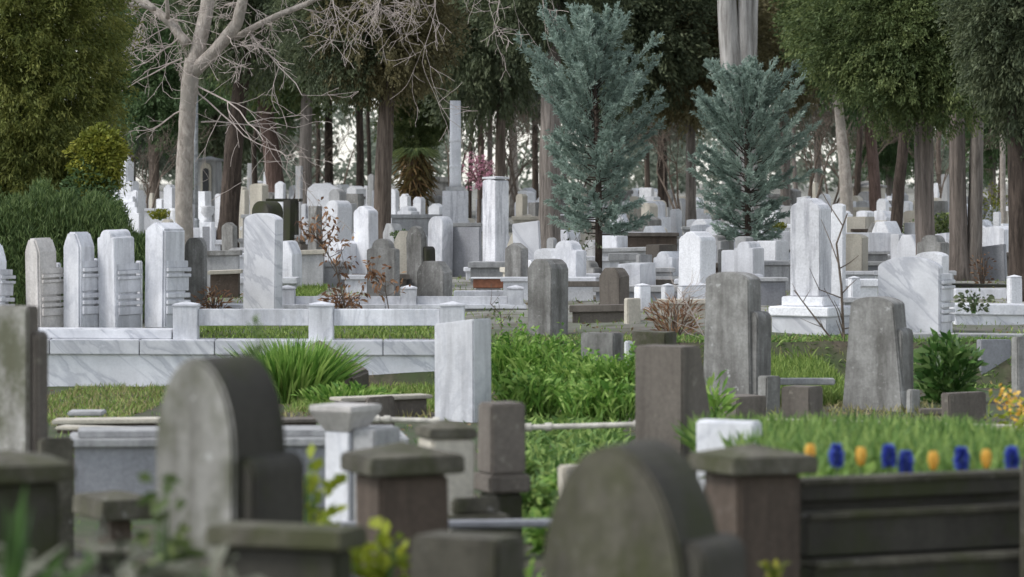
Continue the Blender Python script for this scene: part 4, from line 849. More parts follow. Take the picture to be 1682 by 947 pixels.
bushy('dry_plant', 'rusty leaves low before the knobbed grey gravestone', 'shrub', 560, 43, .30, .15, .22, 170, .09, .03, 'l_rust', 8, .5, 'rusty dry plants', z=gz(43)+.05, stemmat='twig_dark')
bushy('dry_plant', 'small rusty plant at the foot of the twin trunks', 'shrub', 1614, 53, .22, .2, .6, 130, .08, .025, 'l_rust', 8, .6, 'rusty dry plants', stemmat='twig_dark')
bushy('clipped_hedge', 'low clipped green hedge in the brown planter between the cypresses', 'hedge', 1068, 60.4, .56, .12, .22, 2200, .05, .02, 'l_hedge', 4, .8)
bushy('clipped_hedge', 'small clipped yellow-green bush right of the second cypress trunk', 'hedge', 1276, 66, .22, .15, .18, 600, .05, .03, 'l_gold', 4, .8, z=PZ(379,66))
bushy('clipped_hedge', 'small yellow-green bush left of the bare pale trunk', 'hedge', 262, 64, .25, .15, .20, 600, .05, .03, 'l_gold', 4, .8, z=PZ(360,64))
bushy('potted_shrub', 'small dark green shrub right of the brown trunk above a cream kerb', 'shrub', 660, 61, .2, .15, .24, 400, .06, .03, 'l_hedge', 4, .7, z=PZ(398,61))
bushy('leafy_shrub', 'dark leafy shrub between the big right trunk and twin trunks', 'shrub', 1548, 63, .22, .2, .8, 700, .09, .05, 'l_dark', 6, .5, z=gz(63)+.3)
bushy('leafy_shrub', 'pale yellow-green bush glimpsed right of the twin trunks', 'shrub', 1632, 78, .45, .4, 1.5, 900, .09, .035, 'l_gold', 6, .6, z=gz(78))
bushy('leafy_shrub', 'dark small plant against the right white wall', 'shrub', 1600, 36.6, .22, .1, .26, 130, .06, .04, 'l_black', 5, .5, z=gz(36.6)+.35)
def sapling(path, Y, label, nl, mat, tw=26, spread=.25, L=.08, W=.035, rad=.012, cmat='twig_dark', name='bare_sapling', z0=None):
    pts = [P(x, y, Y) for x, y in path]; c = pts[0].copy(); 
    if z0 is None: pts[0].z = gz(Y)-.02; c.z = gz(Y)
    root = thing(name, label, 'sapling', c, 0, 'thin saplings'); pts = [p-c for p in pts]
    bm = bmesh.new(); tube(bm, pts, list(np.linspace(rad, rad*.45, len(pts))), 6); ends = []
    for k in range(tw):
        i = random.randrange(1, len(pts)); p = pts[i-1].lerp(pts[i], random.random())
        d = Vector((random.uniform(-1,1), random.uniform(-.6,.6), random.uniform(-.1,.9))).normalized(); l = spread*random.uniform(.4,1.3)
        m_ = p+d*l*.5+Vector((0,0,.02)); e = m_+(d+Vector((random.uniform(-.6,.6),0,random.uniform(0,.7)))).normalized()*l*.5
        tube(bm, [p, m_, e], [rad*.45, rad*.32, rad*.15], 4); ends += [m_, e]
    bm_obj('branches', bm, cmat, root, 0)
    if nl:
        E = np.array([ends[i] for i in rng.integers(0, len(ends), nl)])+rng.normal(size=(nl,3))*.035
        leaves('foliage', E, unit(nl)+np.array([0,0,-.2]), L, W, mat, root, .3)
sapling([(570,500),(552,440),(528,400),(510,380)], 42.5, 'thin rusty-leaved sapling before the white rounded gravestone', 210, 'l_rust', 34, .36, .085, .04, name='rusty_sapling')
sapling([(640,503),(632,470),(612,455)], 43, 'thin twigs with rusty leaves across the knobbed grey gravestone', 90, 'l_rust', 14, .25, .09, .045, .008, name='rusty_sapling')
sapling([(1386,560),(1382,470),(1374,400),(1392,350)], 36.9, 'bare forked sapling in front of the tall streaked monument', 0, None, 9, .55, rad=.018)
sapling([(1370,560),(1330,510),(1304,476)], 36.8, 'thin bare shoot leaning left across the stepped plinths', 0, None, 5, .3, rad=.012)
sapling([(1160,560),(1130,500),(1120,478)], 37.2, 'pale dry twigs above the dry red plant', 0, None, 26, .4, rad=.008, cmat='twig')
sapling([(930,455),(945,425),(960,410)], 50, 'small dark-leaved sapling left of the first cypress trunk', 240, 'l_black', 30, .4, .07, .035, .010)
sapling([(830,545),(822,515),(805,498)], 34.5, 'few dark twigs at the left end of the lush weeds', 20, 'l_black', 12, .2, .05, .03, .008)

# ================================================================== TREES
def trunk_mesh(path, Y, mat, parent, c, wob=.05, dy=0, seg=14):
    pts = [P(x, y, Y) for x, y, r in path]; pts[0].z = min(pts[0].z, gz(Y)-.1); rad = [r*Y/F for x, y, r in path]
    P2, R2 = [], []
    for i in range(len(pts)-1):
        n = 6
        for k in range(n):
            t = k/n; P2.append(pts[i].lerp(pts[i+1], t)-c); R2.append(rad[i]+(rad[i+1]-rad[i])*t)
    P2.append(pts[-1]-c); R2.append(rad[-1]); R2[0] *= 1.25; R2[1] *= 1.1
    bm = bmesh.new(); tube(bm, P2, R2, seg, wob); return bm_obj('trunk', bm, mat, parent, 0, True)
def tree(name, label, path, Y, bark, group='trees of the cemetery', cat='tree', wob=.05):
    c = P(path[0][0], path[0][1], Y); c.z = gz(Y)
    root = thing(name, label, cat, c, 0, group); trunk_mesh(path, Y, bark, root, c, wob); return root, c
PROTO = {}
def crown(root, c, px, py, Y, rx, ry, rz, key, mat, ncl=520, per=46, rc=.16, L=.085, W=.038, **k):
    """Crown of radii rx, ry, rz (m) centred at photo point; trees of one kind share one crown mesh."""
    loc = P(px, py, Y)-c
    kk = (key, mat)
    if kk not in PROTO:
        o = clump_crown('crown', (0,0,0), (1,1,1), ncl, per, rc, L, W, mat, root, **k); PROTO[kk] = o.data
    else:
        o = bpy.data.objects.new('crown', PROTO[kk]); COL.objects.link(o); o.parent = root
    o.location = loc; o.scale = (rx, ry, rz); o.rotation_euler.z = random.random()*6.28
    return o
# --- left olive conifer
t, c = tree('olive_conifer', 'huge olive green conifer filling the upper left corner', [(60,560,26),(58,300,22),(55,-200,12),(55,-480,5)], 44, 'bark_brown')
cc = P(40,60,44)-c
clump_crown('crown', cc, (1.45,1.4,4.4), 4600, 62, .20, .060, .021, 'l_olive', t, up=-.1, fill=.45, flat=1.2, bend=.3, lump=.16, rand=1.0, elong=1.6, droop=-.3)
c = P(166,330,42.6); c.z = gz(42.6); t = thing('gold_shrub', 'bright yellow-green shrub at the right edge of the olive conifer', 'shrub', c, 0, 'shrubs at left')
clump_crown('foliage', P(164,258,42.6)-c, (.31,.3,.46), 420, 34, .10, .06, .030, 'l_gold', t, up=.3, fill=.45, lump=.3, rand=1.0)
bm = bmesh.new()
for k in range(5): tube(bm, [(0,0,-.02), (random.uniform(-.1,.1),random.uniform(-.1,.1),.7), (random.uniform(-.25,.25),random.uniform(-.2,.2),1.3)], [.03,.02,.008], 6)
bm_obj('stem', bm, 'bark_brown', t, 0)
bushy('dark_shrub', 'dark green shrub beneath the yellow-green one', 'shrub', 145, 42.4, .5, .3, PZ(258,42.4)-gz(42.4), 6500, .075, .030, 'l_pine', 6, .4, 'shrubs at left')
# rosemary-like hedge
hr = thing('rosemary_hedge', 'broad dark green hedge of upright needle sprays behind the moulded white row', 'hedge', (PX(100,41), 41, gz(41)))
n = 52000
hx = (rng.random(n)*2-1); hu = rng.random(n)
zt = (PZ(322,41)-gz(41))*np.clip(1-.55*np.clip(hx-.25,0,1)**1.2-.06*np.sin(hx*9)+.05*np.sin(hx*23),.2,1.2)
hz = zt*hu**.6; hd = rng.normal(size=n)*.45*(1-.4*hu)
leaves('foliage', np.stack([hx*1.25, hd, hz], 1), np.stack([rng.normal(size=n)*.45, rng.normal(size=n)*.45-.15, np.full(n,.95)], 1), .095*(.5+rng.random(n)), .012, 'l_hedge', hr, .05)
bm = bmesh.new()
for k in range(16): x = random.uniform(-1.1,1.1); tube(bm, [(x,0,-.02),(x*1.02,random.uniform(-.2,.2),.5)], [.03,.012], 6)
bm_obj('stem', bm, 'bark_brown', hr, 0)

# --- bare pale tree
BT = 52
def bare_tree():
    c = P(305,390,BT); c.z = gz(BT)
    root = thing('bare_tree', 'bare pale-barked forked tree with drooping twigs spreading across the top', 'tree', c, 0, 'trees of the cemetery')
    trunk_mesh([(303,400,15),(302,300,14.5),(307,200,13.5),(312,130,14),(316,96,12)], BT, 'bark_pale', root, c, .06)
    random.seed(21); allb = []; k = BT/F
    def limb(pts, dyend):
        n = len(pts); out = []
        for i, (x, y, r) in enumerate(pts): v = P(x, y, BT); v.y += dyend*(i/(n-1))**1.2; out.append((v-c, r*k))
        S_ = []
        for i in range(n-1):
            for j in range(5):
                t = j/5; S_.append((out[i][0].lerp(out[i+1][0], t)+Vector((random.uniform(-1,1),random.uniform(-1,1),random.uniform(-1,1)))*.008, out[i][1]*(1-t)+out[i+1][1]*t))
        S_.append(out[-1]); bm = bmesh.new(); tube(bm, [p for p, r in S_], [r for p, r in S_], 9, .05); bm_obj('limb', bm, 'bark_pale', root, 0, True); allb.append(S_); return S_
    limb([(316,118,13),(334,40,12),(345,-40,11),(352,-200,7)], .4)
    limb([(316,120,12),(352,86,11),(392,40,10),(402,0,8.5),(420,-90,6)], -.6)
    limb([(385,62,6),(440,34,5.2),(505,8,4.6),(580,-30,4),(700,-70,3)], -.8)
    limb([(308,72,8.5),(276,34,7.5),(236,4,6.5),(160,-30,4.5)], .5)
    limb([(256,14,4),(215,6,3.6),(165,-4,3),(110,-16,2)], -.5)
    limb([(480,-60,4),(620,-66,3.4),(760,-60,3),(900,-70,2)], -1.1)
    limb([(276,30,4),(276,-30,3),(270,-120,2)], -.7)
    limb([(352,-160,5),(500,-150,4),(640,-130,3),(800,-120,2)], .5)
    bm = bmesh.new()
    def twig(p, d, l, r, depth, droop):
        n = 6; pts = [p]; rad = [r]; q = p.copy(); d = d.normalized()
        for i in range(n):
            d = (d+Vector((random.gauss(0,.17), random.gauss(0,.14), random.gauss(0,.13)-droop*(.10 if i < 4 else -.12)))).normalized()
            q = q+d*l/n; pts.append(q.copy()); rad.append(max(.0036, r*(1-.62*(i+1)/n)))
        tube(bm, pts, rad, 5 if depth < 2 else 4)
        if depth < 3:
            for j in range((4, 3, 1)[depth]):
                i = random.randint(1, n); s = pts[i]; dd = (d+Vector((random.gauss(0,.8), random.gauss(0,.5), random.gauss(-.1,.6)))).normalized()
                twig(s, dd, l*random.uniform(.35,.7), max(.0038, rad[i]*.7), depth+1, droop)
    def spawn(S_, m, l, dz, lo=.15, r=.0095, droop=1.0):
        for q in range(m):
            i = int((lo+(1-lo)*random.random())*(len(S_)-1)); p, rr = S_[i]
            d = Vector((random.gauss(0,.8), random.gauss(0,.6), dz+random.gauss(0,.4))); twig(p, d, l*random.uniform(.6,1.3), min(r, rr*.6), 0, droop)
    spawn(allb[0], 4, .9, .2); spawn(allb[1], 8, .9, .0); spawn(allb[2], 11, 1.0, -.3, .1); spawn(allb[3], 10, 1.0, -.1); spawn(allb[4], 8, .7, -.4, .2)
    spawn(allb[5], 12, 1.35, -.9, .0, .010, .5); spawn(allb[6], 3, .5, .0); spawn(allb[7], 5, 1.2, -.8, .2, .01, .6)
    for (x, y, dx, dz, l) in ((322,140,1,-.35,2.1),(322,150,1,-.8,1.7),(330,200,1,-.02,1.5),(300,95,-1,-.35,1.2),(296,60,-1,-.5,1.1),(412,55,.8,-.9,1.5),(300,180,-1,-.25,.9)):
        p = P(x, y, BT)-c; twig(p, Vector((dx, random.uniform(-.3,.1), dz)), l, .016, 0, .25)
    o = bm_obj('twigs', bm, 'twig', root, 0); o['kind'] = 'stuff'
bare_tree()

# --- blue-green cypresses
def blue_cypress(px, apex, Y, half_px, wide_row, low, label, seed, lean=0):
    random.seed(seed); k = Y/F; c = P(px, 440, Y); c.z = gz(Y)
    root = thing('blue_cypress', label, 'tree', c, 0, 'trees of the cemetery')
    H = PZ(apex, Y)-c.z; z_low = PZ(low, Y)-c.z; zw = PZ(wide_row, Y)-c.z; rw = half_px*k
    bm = bmesh.new(); tube(bm, [(0,0,-.1),(.01,0,H*.3),(-.02,0,H*.6),(lean*.8,0,H*.95)], [.062,.055,.04,.008], 10, .05)
    bm_obj('trunk', bm, 'bark_dark', root, 0, True)
    Bs, Ds, Ts = [], [], []; bm = bmesh.new()
    nb = 150
    for b in range(nb):
        t = (b+.5)/nb; zb = z_low*.9+(H*.97-z_low*.9)*t**1.05
        az = b*2.39996+random.uniform(-.4,.4)
        el = R(16+46*t**1.2+random.uniform(-12,14))
        R_ = rw*min(1, max(.05, (H-zb)/(H-zw)))**1.05*random.choice((.62,.75,.85,.95,1.05,1.22))
        if zb < zw: R_ *= .60+.40*max(0,(zb-z_low))/(zw-z_low)
        L_ = R_/math.cos(el)
        if zb+L_*math.sin(el) > H+.1: L_ = max(.12, (H+.1-zb)/math.sin(el))
        d0 = Vector((math.cos(az)*math.cos(el), math.sin(az)*math.cos(el), math.sin(el)))
        p0 = Vector((lean*t*.8, 0, zb)); pts = []
        m_ = 12
        for i in range(m_+1):
            s = i/m_; p = p0+d0*L_*s+Vector((0,0,-.10*L_*math.sin(math.pi*s)*(1-t))); pts.append(p)
        tube(bm, pts[::3], [.012,.010,.008,.006,.004][:len(pts[::3])], 5); tone = random.random()
        ns = max(5, int(24*L_/rw))
        for q in range(ns):
            s = .22+.78*((q+random.random())/ns); p = p0+d0*L_*s+Vector((0,0,-.10*L_*math.sin(math.pi*s)*(1-t)))
            sd = (d0+Vector((random.gauss(0,.42), random.gauss(0,.42), random.gauss(.12,.32)))).normalized(); sl = (.13+.17*random.random())*(1.30-.75*s)*L_**.4
            nn = 34; u = rng.random(nn)
            base = np.array(p)+np.outer(u*sl, np.array(sd))+rng.normal(size=(nn,3))*.012
            Bs.append(base); Ds.append(np.array(sd)*1.0+unit(nn)*.75); Ts.append(tone*.4+random.random()*.25+rng.random(nn)*.35)
    bm_obj('branches', bm, 'bark_dark', root, 0)
    B = np.concatenate(Bs); n = len(B)
    leaves('foliage', B, np.concatenate(Ds), .055*(.6+.8*rng.random(n)), .016, 'l_blue', root, .05, np.concatenate(Ts))
blue_cypress(983, 26, 50, 108, 195, 375, 'tall feathery blue-green cypress with thin dark trunk, centre right', 3, -.15)
blue_cypress(1228, 108, 55, 108, 265, 390, 'shorter feathery blue-green cypress in front of the big white trunk', 5, .0)

# --- right side trees
t, c = tree('dark_cypress', 'big dark green tree with straight brown trunk, right of the streaked monument', [(1522,430,17),(1518,320,16),(1517,200,15),(1515,-200,9)], 52, 'bark_mid')
clump_crown('crown', P(1500,30,52)-c, (1.75,1.5,2.0), 4200, 46, .20, .060, .026, 'l_dark', t, up=.0, fill=.5, flat=.8, lump=.15, rand=.9, elong=1.7, droop=.2,
    lobes=[((-.68,-.2,-.1),.48),((-.55,.2,.55),.55),((-.25,-.45,-.42),.5),((.05,.1,.35),.7),((.3,-.4,-.45),.5),((.62,0,-.1),.5),((.6,.2,.55),.55),((0,.3,-.2),.55),((.1,-.5,.1),.5)])
t, c = tree('dark_cypress', 'very dark tree with black-brown trunk at the right edge', [(1676,470,19),(1672,300,16),(1668,150,15),(1660,-250,9)], 46, 'bark_dark')
clump_crown('crown', P(1672,-10,46)-c, (.88,1.3,2.10), 2000, 50, .19, .065, .026, 'l_black', t, up=-.2, fill=.45, flat=.8, lump=.2, rand=.9, elong=1.8, droop=.5)
t, c = tree('twin_trunk_tree', 'twin-trunked tree with ridged grey-brown bark left of the right edge tree', [(1576,460,17),(1573,300,14),(1571,150,12),(1566,-200,8)], 55, 'bark_mid')
trunk_mesh([(1600,458,13),(1602,330,12),(1606,180,10),(1612,-200,6)], 55, 'bark_grey', t, c)
crown(t, c, 1580,-190,55, 2.0,1.6,2.2, 'dense', 'l_black', ncl=1300, per=44, rc=.15, L=.05, W=.024, fill=.48, lump=.25, elong=1.8, droop=.3)
# --- trunks further back, each with a crown
SP = [ # name, label, path(px,row,halfwidth px), Y, bark, crown (px,row,rx,ry,rz,key,mat)
 ('leaning_pine','dark leaning tree with rough brown trunk right of the bare pale tree',[(372,362,18),(384,240,15),(398,120,13),(412,-60,9)],72,'bark_dark',[(430,-70,2.2,2,2.6,'dense','l_black')]),
 ('red_pine','reddish leaning trunk tree behind the white pointed stone',[(462,330,16),(444,230,14),(432,150,11),(420,-20,8)],92,'bark_red',[(415,30,2.4,2,2.3,'dense','l_pine')]),
 ('forked_tree','grey twin-stemmed tree left of the bright gap, dark crown',[(500,340,12),(502,230,10),(505,140,9),(500,-60,6)],90,'bark_grey',[(505,10,3.0,2.4,2.6,'dense','l_dark')]),
 ('brown_pine','tall straight brown trunk tree at centre left with brownish crown',[(626,392,15),(630,260,14),(636,150,12.5),(640,-60,9)],66,'bark_brown',[(630,20,1.75,1.5,1.95,'dense','l_brown'),(560,20,1.4,1.3,1.7,'dense','l_black')]),
 ('black_cypress','dark crowned tree hanging low above the pink blossom',[(820,340,9),(822,230,8),(825,60,7),(825,-80,5)],78,'bark_brown',[(800,20,1.75,1.6,2.5,'dense','l_black')]),
 ('broad_trunk_tree','broad greyish trunk tree left of the first cypress',[(902,400,19),(903,280,17.5),(905,160,16),(910,-80,10)],63,'bark_grey',[(900,-70,1.7,1.5,1.9,'dense','l_black')]),
 ('giant_pale_tree','giant pale split trunk rising behind the second cypress',[(1206,390,20),(1205,200,18),(1198,60,17),(1184,-150,13)],80,'bark_white',[(1205,-330,3.0,2.6,2.4,'dense','l_brown')]),
 ('leaning_pale_tree','slender pale leaning trunk between the monument and the reddish trunk at right',[(1394,350,12),(1388,280,10),(1380,200,8),(1366,60,7),(1352,-120,5)],76,'bark_pale',[(1395,-10,1.55,2,2.2,'dense','l_dark')]),
 ('red_trunk_tree','small reddish trunk tree right of the leaning pale trunk',[(1440,356,11),(1436,290,9.5),(1430,220,9),(1428,0,7)],84,'bark_red',[(1425,10,2.4,2,2.7,'dense','l_pine')]),
 ('slanting_tree','dark slanting trunk tree left of the big right trunk',[(1468,384,11),(1477,300,9.5),(1485,230,9),(1500,0,7)],66,'bark_dark',[(1500,-20,1.7,1.5,2.2,'dense','l_black')]),
 ('thin_pale_tree','thin pale trunk just left of the right edge tree',[(1648,380,5),(1647,260,4.5),(1645,120,4),(1645,-60,3)],72,'bark_pale',[(1650,-20,1.6,1.5,2.2,'dense','l_dark')]),
 ('mid_pine','mid green pine between the olive conifer and the bare pale tree',[(255,330,9),(252,240,8),(250,120,7),(250,-80,5)],98,'bark_brown',[(255,110,1.9,1.7,2.3,'dense','l_pine')]),
 ('dusky_pine','dusky bushy pine behind the bare pale tree, low crown',[(215,330,8),(216,240,7),(218,120,6),(218,-60,4)],104,'bark_dark',[(225,200,1.5,1.4,1.5,'dense','l_far'),(215,-10,2.4,2,2.6,'dense','l_black')]),
 ('olive_tree','olive brown tree filling the top between cypress and giant pale trunk',[(1135,350,9),(1135,250,8),(1132,120,8),(1130,-50,5)],86,'bark_grey',[(1130,60,2.2,2,2.5,'dense','l_brown')]),
 ('olive_tree','olive brown tree filling the top right of the giant pale trunk',[(1290,350,9),(1290,250,8),(1288,120,8),(1288,-50,5)],90,'bark_grey',[(1290,40,1.9,2,2.6,'dense','l_brown')]),
 ('dark_pine','dark tree behind the first cypress tip, top centre',[(1010,350,9),(1012,240,8),(1014,100,7),(1015,-50,5)],84,'bark_dark',[(1030,20,2.3,2,2.5,'dense','l_black')]),
 ('dark_pine','slim dark tree with narrow trunk right of the bright gap at centre left',[(590,340,7),(592,260,6),(590,180,6),(590,0,4)],108,'bark_dark',[(575,40,2.6,2,2.5,'dense','l_pine')]),
 ('dark_pine','slim dark tree left of the bright gap, its crown over the forked tree',[(541,335,8),(540,260,7),(540,180,6),(540,0,4)],112,'bark_dark',[(470,100,2.4,2,2.3,'dense','l_pine')]),
 ('dark_pine','dark tree showing between the bare tree and leaning trunk, far behind',[(348,332,9),(350,260,8),(350,150,7),(350,0,5)],120,'bark_dark',[(345,110,3.2,2.4,3.3,'dense','l_black')]),
 ('far_pine','far dim tree with thin trunk right of the marble column',[(845,330,8),(843,250,7),(842,150,6),(840,0,5)],110,'bark_pale',[(850,40,3.0,2.4,2.7,'dense','l_far')]),
 ('far_pine','far dim tree with reddish thin trunk behind the pink blossom',[(792,330,6),(790,250,5),(788,150,5),(786,0,4)],116,'bark_red',[(715,30,3.2,2.4,2.5,'dense','l_dark')]),
 ('far_pine','far dim tree glimpsed between the cypresses',[(1090,345,9),(1088,280,8),(1088,150,7),(1088,0,5)],100,'bark_dark',[(1090,120,1.9,2,1.8,'dense','l_far')]),
 ('far_pine','far dim tree glimpsed left of the leaning pale trunk',[(1345,335,7),(1343,260,6),(1342,150,5),(1340,0,4)],122,'bark_grey',[(1345,90,2.6,2.4,2.6,'dense','l_far')]),
 ('far_pine','far greenish tree between the reddish and slanting trunks',[(1462,330,7),(1461,260,6),(1460,150,5),(1460,0,4)],126,'bark_grey',[(1462,190,1.6,1.6,2.4,'dense','l_pine')]),
 ('far_pine','far greenish tree between the twin trunks and the right edge',[(1630,330,7),(1630,260,6),(1630,150,5),(1630,0,4)],118,'bark_grey',[(1640,150,2.2,1.8,2.9,'dense','l_pine')]),
 ('far_pine','far dark tree behind the broad greyish trunk',[(880,335,6),(879,260,5),(878,150,5),(878,0,4)],128,'bark_dark',[(900,60,3.4,2.4,3.0,'dense','l_black')]),
 ('shady_tree','shady round tree low between brown trunk and marble column, above the palm',[(690,330,8),(688,260,7),(686,150,6),(684,0,5)],96,'bark_dark',[(685,190,1.15,1.1,1.3,'dense','l_dark'),(690,30,2.6,2,2.2,'dense','l_black')]),
]
for nm, lb, path, Y, bark, crs in SP:
    t, c = tree(nm, lb, path, Y, bark)
    if nm == 'giant_pale_tree':
        trunk_mesh([(1224,392,15),(1224,200,14),(1223,60,12.5),(1224,-150,9)], Y, bark, t, c, .07); trunk_mesh([(1236,392,9),(1235,200,8),(1237,60,7),(1246,-150,5)], Y+.25, bark, t, c, .08)
    for (px, py, rx, ry, rz, key, mat) in crs: crown(t, c, px, py, Y, rx, ry, rz, key, mat, ncl=1300, per=44, rc=.15, L=.05, W=.024, fill=.48, lump=.25, elong=1.8, droop=.3)
# palm with dry fronds, pink blossom tree
c = P(682,335,88); c.z = gz(88); t = thing('dry_palm', 'squat palm with hanging orange-brown dry fronds right of the brown trunk', 'palm', c); H = PZ(255,88)-c.z
bm = bmesh.new(); tube(bm, [(0,0,-.05),(0,0,H)], [.22,.18], 10, .1); bm_obj('trunk', bm, 'bark_red', t, 0)
n = 560; a = rng.random(n)*6.28; B = np.stack([np.cos(a)*.25, np.sin(a)*.25, H*(.45+.6*rng.random(n))], 1)
leaves('dry_fronds', B, np.stack([np.cos(a)*.45, np.sin(a)*.45, np.full(n,-.7)], 1)+unit(n)*.95, .55, .05, 'l_palm', t, .3)
n = 420; a = rng.random(n)*6.28; B = np.stack([np.cos(a)*.1, np.sin(a)*.1, np.full(n, H+.1)], 1)
leaves('green_fronds', B, np.stack([np.cos(a), np.sin(a), .2+rng.random(n)*.6], 1), .75, .035, 'l_dark', t, .6)
t, c = tree('pink_blossom_tree', 'small tree covered in pink blossom right of the marble column', [(786,340,4),(788,300,3.5),(790,240,2)], 84, 'bark_brown')
clump_crown('blossom', P(789,282,84)-c, (.44,.5,.52), 190, 14, .07, .035, .03, 'l_pink', t, fill=.6, lump=.3, rand=1.0)
bm = bmesh.new()
for k in range(40):
    a = random.random()*6.28; p = Vector((0,0,PZ(300,84)-c.z)); e = P(789,282,84)-c+Vector((math.cos(a)*.42, random.uniform(-.4,.4), math.sin(a)*.5)); tube(bm, [p, p.lerp(e,.5)+Vector((0,0,.05)), e], [.02,.012,.005], 4)
bm_obj('branches', bm, 'twig_dark', t, 0)
# leafless thicket trees in the bright gaps
TW = None
def thicket(px, Y, H, label, mat, seed):
    global TW
    c = P(px, 330, Y); c.z = gz(Y); root = thing('bare_thicket', label, 'tree', c, 0, 'leafless trees at the back')
    if TW is None:
        random.seed(seed); bm = bmesh.new(); b2 = bmesh.new()
        def br(b, p, d, l, r, dep):
            q = p.copy(); pts = [p]; rd = [r]
            for i in range(4): d = (d+Vector((random.gauss(0,.16), random.gauss(0,.16), random.gauss(.04,.1)))).normalized(); q = q+d*l/4; pts.append(q.copy()); rd.append(max(.005, r*(1-.5*(i+1)/4)))
            tube(b, pts, rd, 4)
            if dep < 4:
                for j in range(3): i = random.randint(2, 4); br(bm, pts[i], d+Vector((random.gauss(0,.6), random.gauss(0,.6), random.gauss(.1,.4))), l*.62, rd[i]*.7, dep+1)
        for k in range(3): br(b2, Vector((0,0,-.1)), Vector((random.gauss(0,.15), random.gauss(0,.15), 1)), 2.4, .055, 0)
        o = bm_obj('trunk', b2, mat, root, 0); o2 = bm_obj('branches', bm, mat, root, 0); TW = (o.data, o2.data); o2['kind'] = 'stuff'
    else:
        for nm, me in zip(('trunk','branches'), TW):
            o = bpy.data.objects.new(nm, me); COL.objects.link(o); o.parent = root
            if nm == 'branches': o['kind'] = 'stuff'
    root.scale = (H/5,)*3; root.rotation_euler.z = seed*1.3
for i, (px, Y, H, lb) in enumerate(((735,100,5.2,'bare branched thicket just left of the marble column'),(815,98,4.8,'bare branched thicket behind the pink blossom, right'),(858,92,4.6,'bare branched thicket left of the broad greyish trunk'),(560,130,5,'far bare thicket in the bright gap at centre left'),
     (1330,94,5,'grey bare thicket right of the second cypress'),(1360,104,4.6,'grey bare thicket behind the leaning pale trunk'),(940,96,5,'bare thicket behind the first cypress, left'),(1120,92,4.4,'bare thicket between the cypresses, behind'),(1410,112,4.6,'bare thicket above the pale brick hut'),
     (240,88,3.6,'low bare thicket between the stepped monument and pale trunk'),(470,104,4,'bare thicket left of the forked tree'),(1540,100,4.4,'bare thicket right of the big right trunk'))): thicket(px, Y, H, lb, 'twig_dark', i+3)
# slim far trunks
for (x, r, Y, y0, lb) in ((520,4,118,120,'thin far dark trunk between forked tree and bright gap'),(608,4,120,120,'thin far trunk left of the brown trunk'),(770,4,105,100,'thin far dark trunk right of the marble column'),
     (805,5,110,100,'thin far trunk above the pink blossom'),(925,4,110,120,'slim far trunk left of first cypress trunk'),(1310,4,120,120,'slim far trunk right of the second cypress'),
     (1405,6,96,130,'paler far trunk close behind the leaning pale trunk'),(1545,5,112,140,'slim far trunk left of the twin trunks'),(1640,4,110,150,'slim far trunk right of the twin trunks'),(420,5,110,120,'slim far trunk between leaning and reddish trunks'),(246,4,105,150,'slim far trunk left of the bare pale tree'),(1065,5,100,200,'slim far trunk between the cypresses')):
    t, c = tree('slim_tree', lb, [(x,340,r),(x+random.uniform(-8,8),240,r*.85),(x+random.uniform(-16,16),y0,r*.7),(x,-60,r*.5)], Y, random.choice(('bark_dark','bark_brown','bark_grey')), 'slim far trees')
    crown(t, c, x, -30, Y, 1.6, 1.4, 1.9, 'dense', 'l_dark', ncl=1300, per=44, rc=.15, L=.05, W=.024, fill=.48, lump=.25, elong=1.8, droop=.3)
# distant wood closing the view
n = 2600; cx = rng.uniform(-75, 75, n); cy = rng.uniform(190, 260, n); per = 55
hh = rng.random(n); Bc = np.stack([cx, cy, gz(230)+hh*8+.6], 1)
top = np.where((cx < -13), 9, 7.0)+.6*np.sin(cx*.21)+.6*np.sin(cx*.53+1); pxs = CX+Bc[:,0]/Bc[:,1]*F; gap = ((pxs > 722) & (pxs < 850) & (rng.random(n) < .85)) | ((pxs > 540) & (pxs < 585) & (rng.random(n) < .8)) | ((pxs > 850) & (pxs < 960) & (rng.random(n) < .45)) | ((pxs > 1290) & (pxs < 1420) & (rng.random(n) < .35)) | ((pxs > 1530) & (pxs < 1660) & (rng.random(n) < .25))
keep = (Bc[:, 2] < np.where(gap, 1.7, top)); Bc = Bc[keep]; n = len(Bc)
q = (unit(n*per)*(rng.random((n*per,1))**.5)*1.3).reshape(n, per, 3)
o = leaves('distant_wood', (Bc[:, None, :]+q).reshape(-1, 3), unit(n*per), .5, .26, 'l_far', None, .2); tag(o, 'dim distant wood closing the view behind all the trunks', 'wood', None, 'stuff')

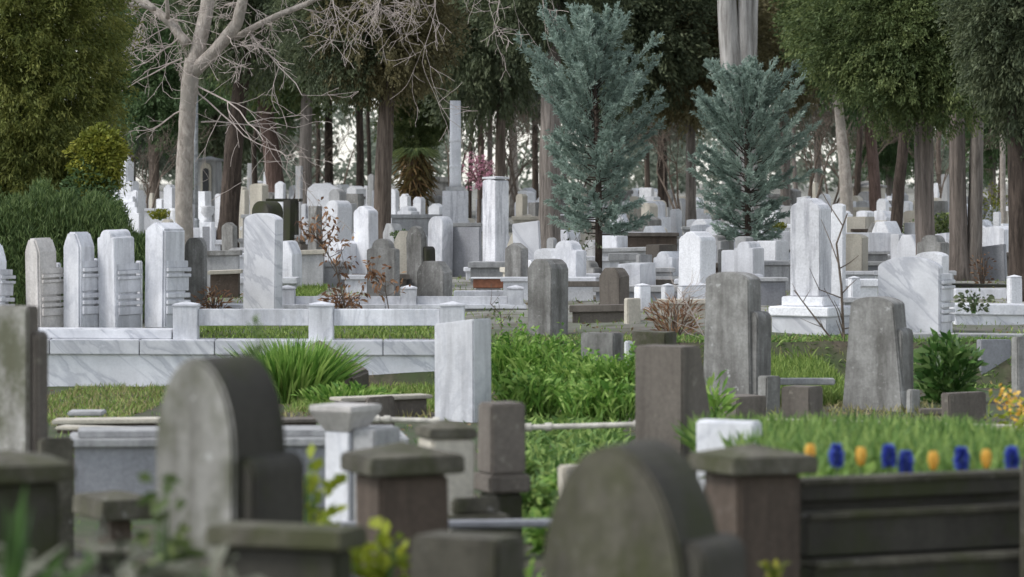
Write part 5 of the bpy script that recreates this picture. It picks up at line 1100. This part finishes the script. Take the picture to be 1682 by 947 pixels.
# ================================================================== LIGHT, SKY, CAMERA
W = bpy.data.worlds.new('World'); S.world = W; W.use_nodes = True; nt = W.node_tree; nt.nodes.clear()
SUN_EL, SUN_AZ = 50, -72            # high, from the left and a little behind the eye
sky = nt.nodes.new('ShaderNodeTexSky'); sky.sky_type = 'NISHITA'; sky.sun_disc = False; sky.sun_elevation = R(SUN_EL); sky.sun_rotation = R(180+SUN_AZ*-1); sky.dust_density = .6; sky.air_density = 1.0
hs = nt.nodes.new('ShaderNodeHueSaturation'); hs.inputs['Saturation'].default_value = .32
bg = nt.nodes.new('ShaderNodeBackground'); bg.inputs['Strength'].default_value = .14; wo = nt.nodes.new('ShaderNodeOutputWorld')
nt.links.new(sky.outputs[0], hs.inputs['Color']); nt.links.new(hs.outputs[0], bg.inputs[0]); nt.links.new(bg.outputs[0], wo.inputs[0])
sl = bpy.data.lights.new('sun', 'SUN'); sl.energy = 1.4; sl.angle = R(15); sl.color = (1, .975, .94); so = bpy.data.objects.new('sun', sl); COL.objects.link(so)
# direction to the sun: azimuth from +Y; behind-left of the eye
az = R(180+72); tosun = Vector((math.sin(az)*math.cos(R(SUN_EL)), math.cos(az)*math.cos(R(SUN_EL)), math.sin(R(SUN_EL))))
sky.sun_rotation = az
so.rotation_euler = tosun.to_track_quat('Z', 'Y').to_euler(); so.location = tosun*50
cd = bpy.data.cameras.new('camera'); cam = bpy.data.objects.new('camera', cd); COL.objects.link(cam); S.camera = cam
cam.location = (0, 0, EZ); cam.rotation_euler = (R(90), 0, 0); cd.sensor_width = 36; cd.lens = F/1682*36; cd.shift_y = -(473.5-HY)/1682
cd.clip_end = 3000; cd.clip_start = .1
cd.dof.use_dof = True; cd.dof.focus_distance = 46; cd.dof.aperture_fstop = 3.1
S.view_settings.view_transform = 'Standard'; S.view_settings.look = 'None'; S.view_settings.exposure = .8; S.view_settings.gamma = 1
S.cycles.max_bounces = 6; S.cycles.diffuse_bounces = 3; S.cycles.transmission_bounces = 2; S.cycles.use_denoising = True; S.cycles.use_adaptive_sampling = True; S.cycles.adaptive_threshold = .02
